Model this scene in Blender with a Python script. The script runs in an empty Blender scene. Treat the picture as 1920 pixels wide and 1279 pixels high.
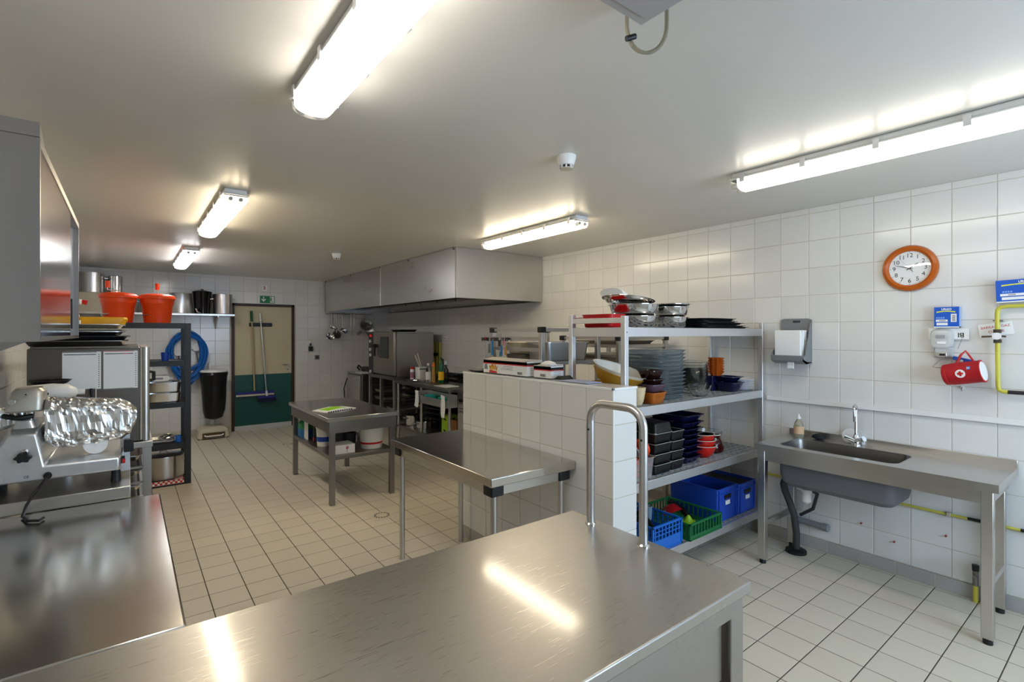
import bpy, bmesh, math, random
from mathutils import Vector, Matrix
random.seed(7)
R = math.radians
SC = bpy.context.scene
COL = SC.collection
CAM_H = 1.632
F_PX = 937.23
YAW = 37.532

# ---------------------------------------------------------------- camera
cam = bpy.data.cameras.new('camera')
cam.sensor_fit = 'HORIZONTAL'; cam.sensor_width = 36.0
cam.lens = 36.0 * F_PX / 1920.0
cam.shift_y = -14.5 / 1920.0
cam.clip_start = 0.05
camo = bpy.data.objects.new('camera', cam); COL.objects.link(camo)
camo.location = (0, 0, CAM_H); camo.rotation_euler = (R(90), 0, R(-YAW))
SC.camera = camo
# ---------------------------------------------------------------- view, sky
SC.view_settings.view_transform = 'Standard'
SC.view_settings.look = 'None'
SC.view_settings.gamma = 1.0
SC.view_settings.use_curve_mapping = False
SC.view_settings.exposure = 0.28
SKY_STRENGTH = 11.0
TUBE_STRENGTH = 13.0
wd = bpy.data.worlds.new('sky'); SC.world = wd; wd.use_nodes = True
bgn = wd.node_tree.nodes['Background']
bgn.inputs['Color'].default_value = (0.56, 0.75, 1.0, 1); bgn.inputs['Strength'].default_value = SKY_STRENGTH
# daylight portal in the window of the wall behind the camera
pl = bpy.data.lights.new('window_portal', 'AREA'); pl.shape = 'RECTANGLE'; pl.size = 2.2; pl.size_y = 1.3
pl.cycles.is_portal = True
plo = bpy.data.objects.new('window_portal', pl); COL.objects.link(plo)
plo.location = (2.55, -1.62, 1.55); plo.rotation_euler = (R(90), 0, 0)

# ---------------------------------------------------------------- helpers
def lin(h):
    h = h.lstrip('#'); v = [int(h[i:i+2], 16) / 255 for i in (0, 2, 4)]
    return tuple((x / 12.92 if x <= 0.04045 else ((x + 0.055) / 1.055) ** 2.4) for x in v) + (1,)
MATS = {}
def mat(name, col, rough=0.5, metal=0.0, spec=0.5, noise=0.0, nscale=20, bump=0.0, stretch=None, trans=0.0, ior=1.45,
        alpha=1.0, emit=0.0, ecol=None, rvar=0.0, rand=0.0, coat=0.0, scratch=0.0):
    if name in MATS: return MATS[name]
    m = bpy.data.materials.new(name); m.use_nodes = True; MATS[name] = m
    nt = m.node_tree; b = nt.nodes['Principled BSDF']; L = nt.links.new
    c = lin(col) if isinstance(col, str) else tuple(col) + (1,)
    b.inputs['Base Color'].default_value = c; b.inputs['Roughness'].default_value = rough
    b.inputs['Metallic'].default_value = metal; b.inputs['Specular IOR Level'].default_value = spec
    b.inputs['Transmission Weight'].default_value = trans; b.inputs['IOR'].default_value = ior
    b.inputs['Alpha'].default_value = alpha; b.inputs['Coat Weight'].default_value = coat
    if emit: 
        b.inputs['Emission Color'].default_value = lin(ecol or col) if isinstance(ecol or col, str) else tuple(ecol or col) + (1,)
        b.inputs['Emission Strength'].default_value = emit
    if noise or bump or rvar or scratch:
        tc = nt.nodes.new('ShaderNodeTexCoord'); mp = nt.nodes.new('ShaderNodeMapping')
        L(tc.outputs['Object'], mp.inputs['Vector'])
        if stretch: mp.inputs['Scale'].default_value = stretch
        nz = nt.nodes.new('ShaderNodeTexNoise'); nz.inputs['Scale'].default_value = nscale; nz.inputs['Detail'].default_value = 6
        L(mp.outputs['Vector'], nz.inputs['Vector'])
        fac = nz.outputs['Fac']
        if noise:
            mx = nt.nodes.new('ShaderNodeMix'); mx.data_type = 'RGBA'
            L(fac, mx.inputs['Factor'])
            mx.inputs['A'].default_value = tuple(max(0, x * (1 - noise)) for x in c[:3]) + (1,)
            mx.inputs['B'].default_value = tuple(min(1, x * (1 + noise)) for x in c[:3]) + (1,)
            L(mx.outputs['Result'], b.inputs['Base Color'])
        hgt = fac
        rr = None
        if rvar:
            mr = nt.nodes.new('ShaderNodeMapRange'); L(fac, mr.inputs['Value'])
            mr.inputs['From Min'].default_value = 0.3; mr.inputs['From Max'].default_value = 0.7
            mr.inputs['To Min'].default_value = max(0.02, rough - rvar); mr.inputs['To Max'].default_value = rough + rvar
            rr = mr.outputs['Result']; L(rr, b.inputs['Roughness'])
        if scratch:
            prev = rr
            for ang, sx in ((25, 60), (-48, 80), (77, 70), (-12, 65)):
                m2 = nt.nodes.new('ShaderNodeMapping'); L(tc.outputs['Object'], m2.inputs['Vector'])
                m2.inputs['Rotation'].default_value = (0, 0, R(ang)); m2.inputs['Scale'].default_value = (10, sx * 7, 10)
                n2 = nt.nodes.new('ShaderNodeTexNoise'); n2.inputs['Scale'].default_value = 1; n2.inputs['Detail'].default_value = 2
                L(m2.outputs['Vector'], n2.inputs['Vector'])
                r2 = nt.nodes.new('ShaderNodeMapRange'); L(n2.outputs['Fac'], r2.inputs['Value'])
                r2.inputs['From Min'].default_value = 0.60; r2.inputs['From Max'].default_value = 0.78
                r2.inputs['To Max'].default_value = scratch
                if prev is not None:
                    ad = nt.nodes.new('ShaderNodeMath'); ad.operation = 'ADD'; L(prev, ad.inputs[0]); L(r2.outputs['Result'], ad.inputs[1]); prev = ad.outputs[0]
                else: prev = r2.outputs['Result']
            L(prev, b.inputs['Roughness'])
        if bump:
            bp = nt.nodes.new('ShaderNodeBump'); bp.inputs['Strength'].default_value = bump; bp.inputs['Distance'].default_value = 0.002
            L(hgt, bp.inputs['Height']); L(bp.outputs['Normal'], b.inputs['Normal'])
    if rand:
        oi = nt.nodes.new('ShaderNodeObjectInfo'); hs = nt.nodes.new('ShaderNodeHueSaturation')
        mr = nt.nodes.new('ShaderNodeMapRange'); L(oi.outputs['Random'], mr.inputs['Value'])
        mr.inputs['To Min'].default_value = 1 - rand; mr.inputs['To Max'].default_value = 1 + rand * 0.5
        L(mr.outputs['Result'], hs.inputs['Value'])
        src = b.inputs['Base Color'].links[0].from_socket if b.inputs['Base Color'].links else None
        if src: L(src, hs.inputs['Color'])
        else: hs.inputs['Color'].default_value = c
        L(hs.outputs['Color'], b.inputs['Base Color'])
    return m
def basis(o): return Matrix.LocRotScale(o.location, o.rotation_euler, o.scale)
def wm(o):
    m = basis(o)
    while o.parent: o = o.parent; m = basis(o) @ m
    return m
def rr(cx, cy, w, d, r, n=3):
    r = min(r, w / 2 - 1e-4, d / 2 - 1e-4); pts = []
    for k, (sx, sy) in enumerate(((1, 1), (-1, 1), (-1, -1), (1, -1))):
        for i in range(n + 1):
            a = math.pi / 2 * (k + i / n)
            pts.append((cx + sx * (w / 2 - r) + r * math.cos(a), cy + sy * (d / 2 - r) + r * math.sin(a)))
    return pts
def circ(cx, cy, rx, ry=None, n=24):
    ry = rx if ry is None else ry
    return [(cx + rx * math.cos(2 * math.pi * i / n), cy + ry * math.sin(2 * math.pi * i / n)) for i in range(n)]
class MB:
    def __init__(s): s.v = []; s.f = []
    def add(s, vs, fs):
        o = len(s.v); s.v += [tuple(v) for v in vs]; s.f += [tuple(i + o for i in f) for f in fs]; return s
    def box(s, x0, y0, z0, x1, y1, z1):
        x0, x1 = min(x0, x1), max(x0, x1); y0, y1 = min(y0, y1), max(y0, y1); z0, z1 = min(z0, z1), max(z0, z1)
        return s.add([(x0, y0, z0), (x1, y0, z0), (x1, y1, z0), (x0, y1, z0), (x0, y0, z1), (x1, y0, z1), (x1, y1, z1), (x0, y1, z1)],
              [(0, 3, 2, 1), (4, 5, 6, 7), (0, 1, 5, 4), (1, 2, 6, 5), (2, 3, 7, 6), (3, 0, 4, 7)])
    def cbox(s, cx, cy, cz, w, d, h): return s.box(cx - w / 2, cy - d / 2, cz - h / 2, cx + w / 2, cy + d / 2, cz + h / 2)
    def loft(s, rings, c0=True, c1=True, closed=False):
        n = len(rings[0]); o = len(s.v)
        for r_ in rings: s.v += [tuple(p) for p in r_]
        m = len(rings)
        for i in range(m if closed else m - 1):
            a, b = o + i * n, o + ((i + 1) % m) * n
            for j in range(n): s.f.append((a + j, a + (j + 1) % n, b + (j + 1) % n, b + j))
        if c0 and not closed: s.f.append(tuple(o + j for j in reversed(range(n))))
        if c1 and not closed: s.f.append(tuple(o + (m - 1) * n + j for j in range(n)))
        return s
    def lathe(s, prof, cx, cy, z0=0, n=28, c0=True, c1=True, sx=1, sy=1):
        return s.loft([[(x, y, z0 + z) for x, y in circ(cx, cy, max(r, 1e-4) * sx, max(r, 1e-4) * sy, n)] for r, z in prof], c0, c1)
    def cyl(s, p0, p1, r0, r1=None, n=14):
        r1 = r0 if r1 is None else r1; p0, p1 = Vector(p0), Vector(p1); d = (p1 - p0).normalized()
        u = d.orthogonal().normalized(); w = d.cross(u)
        rg = lambda p, r: [p + (u * math.cos(2 * math.pi * i / n) + w * math.sin(2 * math.pi * i / n)) * r for i in range(n)]
        return s.loft([rg(p0, r0), rg(p1, r1)])
    def tube(s, pts, r, n=8, closed=False, flat=1.0):
        P = [Vector(p) for p in pts]; m = len(P); T = []
        for i in range(m):
            a = P[(i - 1) % m] if (closed or i) else P[i]; b = P[(i + 1) % m] if (closed or i < m - 1) else P[i]
            T.append((b - a).normalized())
        u = T[0].orthogonal().normalized(); rings = []
        for i in range(m):
            u = (u - T[i] * u.dot(T[i]));
            u = u.normalized() if u.length > 1e-6 else T[i].orthogonal().normalized()
            w = T[i].cross(u)
            rings.append([P[i] + (u * math.cos(2 * math.pi * k / n) * flat + w * math.sin(2 * math.pi * k / n)) * r for k in range(n)])
        return s.loft(rings, closed=closed)
    def prism(s, poly, axis, a0, a1):
        f = {'x': lambda p, a: (a, p[0], p[1]), 'y': lambda p, a: (p[0], a, p[1]), 'z': lambda p, a: (p[0], p[1], a)}[axis]
        return s.loft([[f(p, a0) for p in poly], [f(p, a1) for p in poly]])
    def pan(s, cx, cy, z0, wb, db, wt, dt, h, lip=0.012, t=0.003, rad=0.03, n=3):
        g = lambda w, d, z, r: [(x, y, z0 + z) for x, y in rr(cx, cy, w, d, r, n)]
        return s.loft([g(wb - .01, db - .01, 0, rad), g(wb, db, .005, rad), g(wt, dt, h - t, rad), g(wt + 2 * lip, dt + 2 * lip, h - t, rad + lip), g(wt + 2 * lip, dt + 2 * lip, h, rad + lip),
                       g(wt - 2 * t, dt - 2 * t, h, rad), g(wb - 2 * t, db - 2 * t, t, rad)])
    def bowl(s, cx, cy, z0, rb, rt, h, t=0.004, lip=0.0, n=28, pw=0.6):
        pr = []; K = 5
        for i in range(K + 1): u = i / K; pr.append((rb + (rt - rb) * u ** pw, h * u))
        if lip: pr += [(rt + lip, h), (rt + lip, h + t * .7)]
        for i in range(K, -1, -1): u = i / K; pr.append((rb + (rt - rb) * u ** pw - t, max(h * u, 0) + (t if i < K else t * .7)))
        return s.lathe(pr, cx, cy, z0, n)
    def xf(s, M):
        s.v = [tuple(M @ Vector(v)) for v in s.v]; return s
    def mesh(s, name, local=None, angle=38, smooth=True):
        me = bpy.data.meshes.new(name)
        vs = s.v if local is None else [tuple(local @ Vector(v)) for v in s.v]
        me.from_pydata(vs, [], s.f)
        bm = bmesh.new(); bm.from_mesh(me); bmesh.ops.recalc_face_normals(bm, faces=bm.faces); bm.to_mesh(me); bm.free()
        if smooth:
            me.shade_smooth(); me.set_sharp_from_angle(angle=R(angle))
        return me
    def build(s, name, m, parent=None, bevel=0, local=False, smooth=True, label=None, seg=2):
        inv = None if (parent is None or local) else wm(parent).inverted()
        me = s.mesh(name, inv, smooth=smooth); me.materials.append(m)
        o = bpy.data.objects.new(name, me); COL.objects.link(o)
        if parent is not None: o.parent = parent
        if bevel:
            b = o.modifiers.new('bevel', 'BEVEL'); b.width = bevel; b.segments = seg; b.limit_method = 'ANGLE'; b.angle_limit = R(40); b.harden_normals = False
        if label: o['label'] = label
        return o
def thing(name, label, cat, loc, rz=0, group=None):
    o = bpy.data.objects.new(name, None); COL.objects.link(o); o.empty_display_size = 0.05
    o.location = loc; o.rotation_euler = (0, 0, rz); o['label'] = label; o['category'] = cat
    if group: o['group'] = group
    return o
def tag(o, label, cat, group=None):
    o['label'] = label; o['category'] = cat
    if group: o['group'] = group
    return o
def struct(o, label=None):
    o['kind'] = 'structure'
    if label: o['label'] = label
    return o
def dup(root, loc, rz=None, label=None):
    r = root.copy(); COL.objects.link(r); r.location = loc
    if rz is not None: r.rotation_euler = (0, 0, rz)
    if label: r['label'] = label
    for ch in list(root.children):
        c = ch.copy(); COL.objects.link(c); c.parent = r
        for g in list(ch.children):
            d = g.copy(); COL.objects.link(d); d.parent = c
    return r
ROT_RIGHT = Matrix(((0, 0, -1), (-1, 0, 0), (0, 1, 0))).to_4x4()      # reads on a wall facing -X
ROT_BACK = Matrix(((1, 0, 0), (0, 0, -1), (0, 1, 0))).to_4x4()        # reads on a wall facing -Y
def text(name, s_, size, m, parent, loc, rot, align='CENTER', spin=0, extr=0.0006, bold=0.0):
    cu = bpy.data.curves.new('txt', 'FONT'); cu.body = s_; cu.size = size; cu.extrude = extr; cu.align_x = align; cu.align_y = 'CENTER'; cu.offset = bold
    cu.resolution_u = 3
    to = bpy.data.objects.new('txt', cu); COL.objects.link(to)
    dg = bpy.context.evaluated_depsgraph_get(); me = bpy.data.meshes.new_from_object(to.evaluated_get(dg))
    bpy.data.objects.remove(to); bpy.data.curves.remove(cu)
    M = Matrix.Translation(loc) @ rot @ Matrix.Rotation(spin, 4, 'Z')
    me.transform(wm(parent).inverted() @ M); me.materials.clear(); me.materials.append(m)
    o = bpy.data.objects.new(name, me); COL.objects.link(o); o.parent = parent
    return o
ORD = ['first', 'second', 'third', 'fourth', 'fifth', 'sixth', 'seventh', 'eighth', 'ninth', 'tenth', 'eleventh', 'twelfth', 'thirteenth', 'fourteenth', 'fifteenth']
def nth_top(i, n): return 'topmost' if i == n - 1 else ('lowest' if i == 0 else ORD[n - 1 - i] + ' from the top')

# ---------------------------------------------------------------- materials
STEEL = mat('stainless_steel', (.58, .565, .54), .3, 1, nscale=3, rvar=.03)
STEEL_TOP = mat('scratched_steel', (.43, .412, .385), .40, 1, nscale=3, rvar=.03, scratch=-.15, coat=.7)
MATS['scratched_steel'].node_tree.nodes['Principled BSDF'].inputs['Coat Roughness'].default_value = .1
STEEL_SM = mat('smooth_steel_top', (.57, .55, .515), .17, 1, nscale=3, rvar=.025, scratch=.05)
STEEL_BR = mat('brushed_steel', (.56, .54, .52), .34, 1, nscale=60, stretch=(1, 1, .05), rvar=.03)
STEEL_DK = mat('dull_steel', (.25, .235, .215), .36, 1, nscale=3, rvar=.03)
POLISH = mat('polished_steel', (.68, .67, .66), .12, 1, nscale=20, rvar=.04)
CHROME = mat('chrome', (.8, .8, .8), .06, 1)
ALU = mat('anodised_aluminium', (.72, .73, .75), .38, .85, nscale=20, rvar=.05)
ALU_CAST = mat('cast_aluminium', (.62, .62, .62), .34, .8, nscale=30, rvar=.06)
FOIL = mat('aluminium_foil', (.80, .80, .79), .22, 1)
BLACK = mat('black_plastic', '#141414', .45)
BLACKM = mat('black_paint', '#1d1d1f', .42)
DKGREY = mat('dark_grey_plastic', '#3a3a3c', .5)
GREYP = mat('grey_plastic', '#85878a', .5)
WHITE = mat('white_plastic', '#e9e8e4', .4)
WHITEP = mat('white_paper', '#ececea', .8)
CREAMP = mat('cream_plastic', '#cfc5ae', .5)
TILE = mat('glazed_white_tile', (.74, .725, .69), .16, rand=.05)
GROUT = mat('beige_grout', '#c6bfae', .9, noise=.15, nscale=30)
FTILE = mat('beige_floor_tile', (.635, .57, .455), .42, noise=.03, nscale=5, rand=.045, rvar=.06)
FGROUT = mat('dark_floor_grout', '#4f4738', .9)
SKIRT = mat('grey_skirting_tile', (.42, .40, .37), .35, rand=.06)
CEIL = mat('satin_ceiling_paint', (.72, .68, .61), .32, spec=.5, noise=.02, nscale=3)
PAINT = mat('off_white_paint', '#d5d3cb', .6)
ORANGE = mat('orange_plastic', '#f04a0c', .38)
RED = mat('red_plastic', '#c8171c', .35)
BLUE = mat('blue_plastic', '#1c47ae', .38)
BLUE2 = mat('bright_blue_plastic', '#1767c4', .4)
GREEN = mat('green_plastic', '#1c6b3c', .42)
NAVY = mat('navy_glaze', '#14163a', .12)
BLKTIN = mat('black_nonstick', '#161616', .45)
GLASS = mat('clear_glass', (.94, .96, .96), .03, trans=1, ior=1.35)
GLASSB = mat('bluish_glass', (.62, .70, .75), .06, trans=.92, ior=1.3)
BROWNG = mat('dark_brown_glaze', '#24100e', .15)
PURPG = mat('mauve_glaze', '#5b4653', .2)
AMBERG = mat('amber_glaze', '#a4560f', .18, noise=.35, nscale=12)
CREAMG = mat('cream_glaze', '#e6dfce', .14)
WOODB = mat('dark_brown_wood', '#3a2014', .45, noise=.25, nscale=6, stretch=(8, 8, 1))
DOORC = mat('cream_door_paint', '#cbbf9d', .5)
DOORG = mat('green_door_panel', '#14504a', .45)
YELLOW = mat('yellow_pipe_paint', '#c9c04a', .45, noise=.12, nscale=18)
INK = mat('black_ink', '#1c1c1c', .7)
REDINK = mat('red_ink', '#c53030', .7)
RUBBER = mat('black_rubber', '#101010', .7)
POLISH_D = mat('polished_door_steel', (.55, .54, .52), .13, 1)
DARKOVEN = mat('dark_oven_steel', (.17, .155, .14), .33, 1, nscale=3, rvar=.03)
SHELFP = mat('pale_shelf_plastic', '#94979a', .5)
STEEL_DK2 = mat('oven_steel', (.38, .35, .32), .33, 1, nscale=3, rvar=.03)
CUPSTEEL = mat('cupboard_steel', (.40, .385, .38), .3, 1, nscale=3, rvar=.03)

# ================================================================ the room
XL, XR, YB, YF, ZC = -0.6, 4.115, 9.41, -1.6, 2.586
sy_, cy_ = math.sin(R(YAW)), math.cos(R(YAW))
def proj(x, y, z):
    r = x * cy_ - y * sy_; f = x * sy_ + y * cy_
    return (960 + F_PX * r / f, 625 - F_PX * (z - CAM_H) / f, f) if f > .1 else (-1e4, -1e4, f)
_tc = {}
def tile_mesh(u, v, axis, m, gap, t=.006, bev=.0018):
    key = (round(u, 3), round(v, 3), axis, m.name)
    if key in _tc: return _tc[key]
    a, b = u / 2 - gap / 2, v / 2 - gap / 2
    ring = lambda i, n: [(-a + i, -b + i, n), (a - i, -b + i, n), (a - i, b - i, n), (-a + i, b - i, n)]
    mb = MB().loft([ring(0, -t), ring(0, -bev), ring(bev, 0)], False, True)
    ax = {'-x': lambda p: (-p[2], -p[0], p[1]), '+x': lambda p: (p[2], p[0], p[1]), '-y': lambda p: (p[0], -p[2], p[1]), '+z': lambda p: (p[0], p[1], p[2])}[axis]
    mb.v = [ax(p) for p in mb.v]
    me = mb.mesh('tile', smooth=False); me.materials.append(m); _tc[key] = me
    return me
def cuts(a, b, o, p):
    k = math.ceil((a - o) / p - 1e-6); L = [a]
    while o + k * p < b - 1e-6:
        x = o + k * p
        if x - L[-1] > .012: L.append(x)
        k += 1
    if b - L[-1] < .012 and len(L) > 1: L.pop()
    L.append(b); return list(zip(L[:-1], L[1:]))
def lay(parent, name, axis, plane, cells, m, gap, limit=300, keep=None):
    """cells (u0,u1,v0,v1): the biggest in view become objects, the rest one joined part"""
    def centre(c):
        u, v = (c[0] + c[1]) / 2, (c[2] + c[3]) / 2
        return (plane, u, v) if axis in ('-x', '+x') else ((u, plane, v) if axis == '-y' else (u, v, plane))
    sc = []
    for c in cells:
        p = centre(c); x, y, f = proj(*p); A = (c[1] - c[0]) * (c[3] - c[2])
        vis = f > .2 and -30 < x < 1950 and -30 < y < 1310 and (keep is None or keep(x, y, p))
        sc.append((A / max(f, .1) ** 3 if vis else -f, vis, c, p))
    sc.sort(key=lambda t: -t[0]); rest = MB(); n = 0
    for s_, vis, c, p in sc:
        me = tile_mesh(c[1] - c[0], c[3] - c[2], axis, m, gap)
        if vis and n < limit:
            o = bpy.data.objects.new(name, me); COL.objects.link(o); o.location = p; o.parent = parent; n += 1
        else:
            rest.add([tuple(Vector(v.co) + Vector(p)) for v in me.vertices], [tuple(f.vertices) for f in me.polygons])
    if rest.v:
        o = rest.build(name + '_field', m, parent, smooth=False); o['kind'] = 'stuff'
# floor
floor = struct(MB().box(XL - .2, YF - .2, -.12, XR + .2, YB + .2, -.0012).build('floor', FGROUT), 'beige square tiled kitchen floor')
cells = [(a, b, c, d) for a, b in cuts(XL, XR, .40, .2045) for c, d in cuts(YF, YB, .681, .2101)]
def floor_vis(x, y, p):
    # not under the worktops in the foreground
    if p[1] < 1.55 and p[0] < 1.75: return False
    if p[0] < .25 and p[1] < 6: return False
    if 2.1 < p[0] < 2.4 and 1.8 < p[1] < 3.5: return False
    if p[0] > 2.4 and p[1] > 2.2: return False
    if p[0] > 3.4 and p[1] > 5: return False
    return True
lay(floor, 'floor_tile', '+z', 0.0, cells, FTILE, .004, 300, floor_vis)
# ceiling
struct(MB().box(XL - .2, YF - .2, ZC, XR + .2, YB + .2, ZC + .12).build('ceiling', CEIL), 'satin off-white painted ceiling')
# right wall
wr = struct(MB().box(XR + .002, YF - .2, 0, XR + .2, YB + .2, ZC).build('wall_right', GROUT), 'white tiled wall behind the sink')
zc = cuts(.09, ZC, 2.54, .2065)
lay(wr, 'wall_tile', '-x', XR, [(a, b, c, d) for a, b in cuts(YF, YB, .602, .2083) for c, d in zc], TILE, .004, 300, lambda x, y, p: not (p[1] > 4.75 and p[2] > 2.0))
# back wall
wb = struct(MB().box(XL - .2, YB + .002, 0, 1.36, YB + .2, ZC).box(2.34, YB + .002, 0, XR + .2, YB + .2, ZC).box(1.36, YB + .002, 2.12, 2.34, YB + .2, ZC).build('wall_back', GROUT), 'white tiled wall around the door')
bc = []
for a, b in cuts(XL, XR, 2.577, .207):
    for c, d in zc:
        if a > 1.33 and b < 2.38 and d < 2.14: continue
        if b > 1.36 and a < 2.34 and c < 2.12:
            if a < 1.36 and b - .0 > 1.36: b2, a2 = 1.36, a
            elif b > 2.34: a2, b2 = max(a, 2.34), b
            else:
                if d > 2.13: bc.append((a, b, max(c, 2.12), d))
                continue
            if b2 - a2 > .01: bc.append((a2, b2, c, d))
            continue
        bc.append((a, b, c, d))
lay(wb, 'wall_tile', '-y', YB, bc, TILE, .004, 300)
# left wall
wl = struct(MB().box(XL - .2, YF - .2, 0, XL - .002, YB + .2, ZC).build('wall_left', GROUT), 'white tiled wall behind the wall cupboard')
lay(wl, 'wall_tile', '+x', XL, [(a, b, c, d) for a, b in cuts(YF, YB, .602, .2083) for c, d in zc], TILE, .004, 40, lambda x, y, p: 3.3 < p[1] < 6.2 and 1.0 < p[2] < 1.7)
# wall behind the camera with its window
wf = struct(MB().box(XL - .2, YF - .2, 0, 1.45, YF, ZC).box(3.65, YF - .2, 0, XR + .2, YF, ZC).box(1.45, YF - .2, 0, 3.65, YF, .9).box(1.45, YF - .2, 2.2, 3.65, YF, ZC).build('wall_front', PAINT), 'painted wall with the window')
wn = bpy.data.objects.new('window_1', None); COL.objects.link(wn); wn.location = (2.55, YF - .1, .9); struct(wn, 'white framed window in the wall facing the kitchen')
f = MB()
for a in ((1.45, .9, 3.65, .96), (1.45, 2.14, 3.65, 2.2), (1.45, .9, 1.51, 2.2), (3.59, .9, 3.65, 2.2), (2.52, .9, 2.58, 2.2)): f.box(a[0], YF - .14, a[1], a[2], YF - .08, a[3])
f.build('window_frame', WHITE, wn)
pane = bpy.data.materials.new('window_pane'); pane.use_nodes = True; nt = pane.node_tree; nt.nodes.clear()
o_ = nt.nodes.new('ShaderNodeOutputMaterial'); mx = nt.nodes.new('ShaderNodeMixShader'); tr = nt.nodes.new('ShaderNodeBsdfTransparent'); gl = nt.nodes.new('ShaderNodeBsdfGlossy')
gl.inputs['Roughness'].default_value = .02; mx.inputs['Fac'].default_value = .06
nt.links.new(tr.outputs[0], mx.inputs[1]); nt.links.new(gl.outputs[0], mx.inputs[2]); nt.links.new(mx.outputs[0], o_.inputs[0])
for a, b in ((1.51, 2.52), (2.58, 3.59)): MB().box(a, YF - .113, .96, b, YF - .108, 2.14).build('pane', pane, wn)
# skirting tiles
for nm, ax, pln, L in (('baseboard_right', '-x', XR - .006, (YF, YB, 1.514, .2083)), ('baseboard_back', '-y', YB - .006, (2.38, XR - .01, 2.577, .207))):
    if ax == '-x': o = MB().box(XR - .004, YF, 0, XR + .002, YB, .088).build(nm, GROUT)
    else: o = MB().box(2.38, YB - .004, 0, XR - .01, YB + .002, .088).build(nm, GROUT)
    struct(o, 'grey skirting tiles along the foot of the wall')
    lay(o, 'skirting_tile', ax, pln, [(a, b, .001, .09) for a, b in cuts(*L)], SKIRT, .004, 60)
# half-height partition
PX0, PX1, PY0, PY1, PZ = 2.141, 2.346, 1.862, 3.435, 1.323
pw = struct(MB().box(PX0 + .003, PY0 + .003, 0, PX1 - .003, PY1 - .003, PZ - .003).build('wall_partition', GROUT), 'white tiled half-height partition wall')
pz = cuts(.09, PZ, PZ, .2065)
lay(pw, 'wall_tile', '-x', PX0, [(a, b, c, d) for a, b in cuts(PY0, PY1, PY0, .2083) for c, d in pz], TILE, .004)
lay(pw, 'end_tile', '-y', PY0, [(PX0, PX1, c, d) for c, d in pz], TILE, .004)
lay(pw, 'top_tile', '+z', PZ, [(PX0, PX1, a, b) for a, b in cuts(PY0, PY1, PY0, .2083)], TILE, .004)
lay(pw, 'skirting_tile', '-x', PX0 - .004, [(a, b, .001, .09) for a, b in cuts(PY0, PY1, PY0, .2083)], SKIRT, .004)
tm = MB().box(PX0 - .003, PY0 - .003, PZ - .012, PX0 + .009, PY1, PZ + .002).box(PX0 - .003, PY0 - .003, PZ - .012, PX1 + .003, PY0 + .009, PZ + .002).box(PX0 - .003, PY0 - .003, .09, PX0 + .005, PY0 + .005, PZ)
tm.build('edge_trim', WHITE, pw, bevel=.002)
# door
dr = bpy.data.objects.new('door_1', None); COL.objects.link(dr); dr.location = (1.85, YB, 0); struct(dr, 'cream door with green lower half and dark brown frame')
MB().box(1.36, YB - .015, 0, 1.405, YB + .1, 2.135).box(2.30, YB - .015, 0, 2.345, YB + .1, 2.135).box(1.36, YB - .015, 2.09, 2.345, YB + .1, 2.135).build('door_frame', WOODB, dr, bevel=.004)
MB().box(1.405, YB + .012, .93, 2.30, YB + .05, 2.09).build('door_leaf', DOORC, dr)
MB().box(1.405, YB + .008, .075, 2.30, YB + .05, .93).build('kick_panel', DOORG, dr)
MB().box(1.40, YB + .004, -.001, 2.305, YB + .06, .075).build('door_sill', ALU, dr)
MB().box(1.36, YB + .052, 0, 2.345, YB + .07, 2.13).build('door_back', DOORC, dr)
h = MB().cyl((2.235, YB + .01, 1.08), (2.235, YB - .03, 1.08), .012).tube([(2.235, YB - .03, 1.08), (2.2, YB - .035, 1.08), (2.14, YB - .033, 1.085)], .009)
h.cyl((2.235, YB + .012, 1.08), (2.235, YB + .0, 1.08), .024).cyl((2.235, YB + .012, .995), (2.235, YB + .0, .995), .024).build('door_handle', STEEL, dr)
MB().box(2.226, YB - .002, .985, 2.244, YB + .002, 1.005).build('keyhole', BLACK, dr)
# surface trunking above the sink
tr_ = struct(MB().box(XR - .022, -1.2, 1.095, XR - .001, 1.95, 1.13).build('trim_1', WHITE, bevel=.003), 'white cable trunking along the tiled wall')
# gully in the floor
def gully(x, y, r, lab):
    t = thing('floor_drain', lab, 'drain', (x, y, 0))
    MB().box(x - .1, y - .1, .0005, x + .1, y + .1, .002).build('surround', FTILE, t)
    MB().lathe([(r, .002), (r, .005), (r - .004, .006)], x, y, 0, 32).build('grate', CREAMP, t)
    for i in range(16):
        a = 2 * math.pi * i / 16
        m = MB().box(r * .68, -r * .085, .006, r * .92, r * .085, .0066).xf(Matrix.Translation((x, y, 0)) @ Matrix.Rotation(a, 4, 'Z'))
        m.build('slot', BLACK, t)
gully(1.80, 4.255, .075, 'round slotted floor drain in front of the two worktables')
gully(1.86, 7.83, .075, 'round slotted floor drain near the cream and green door')

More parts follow.
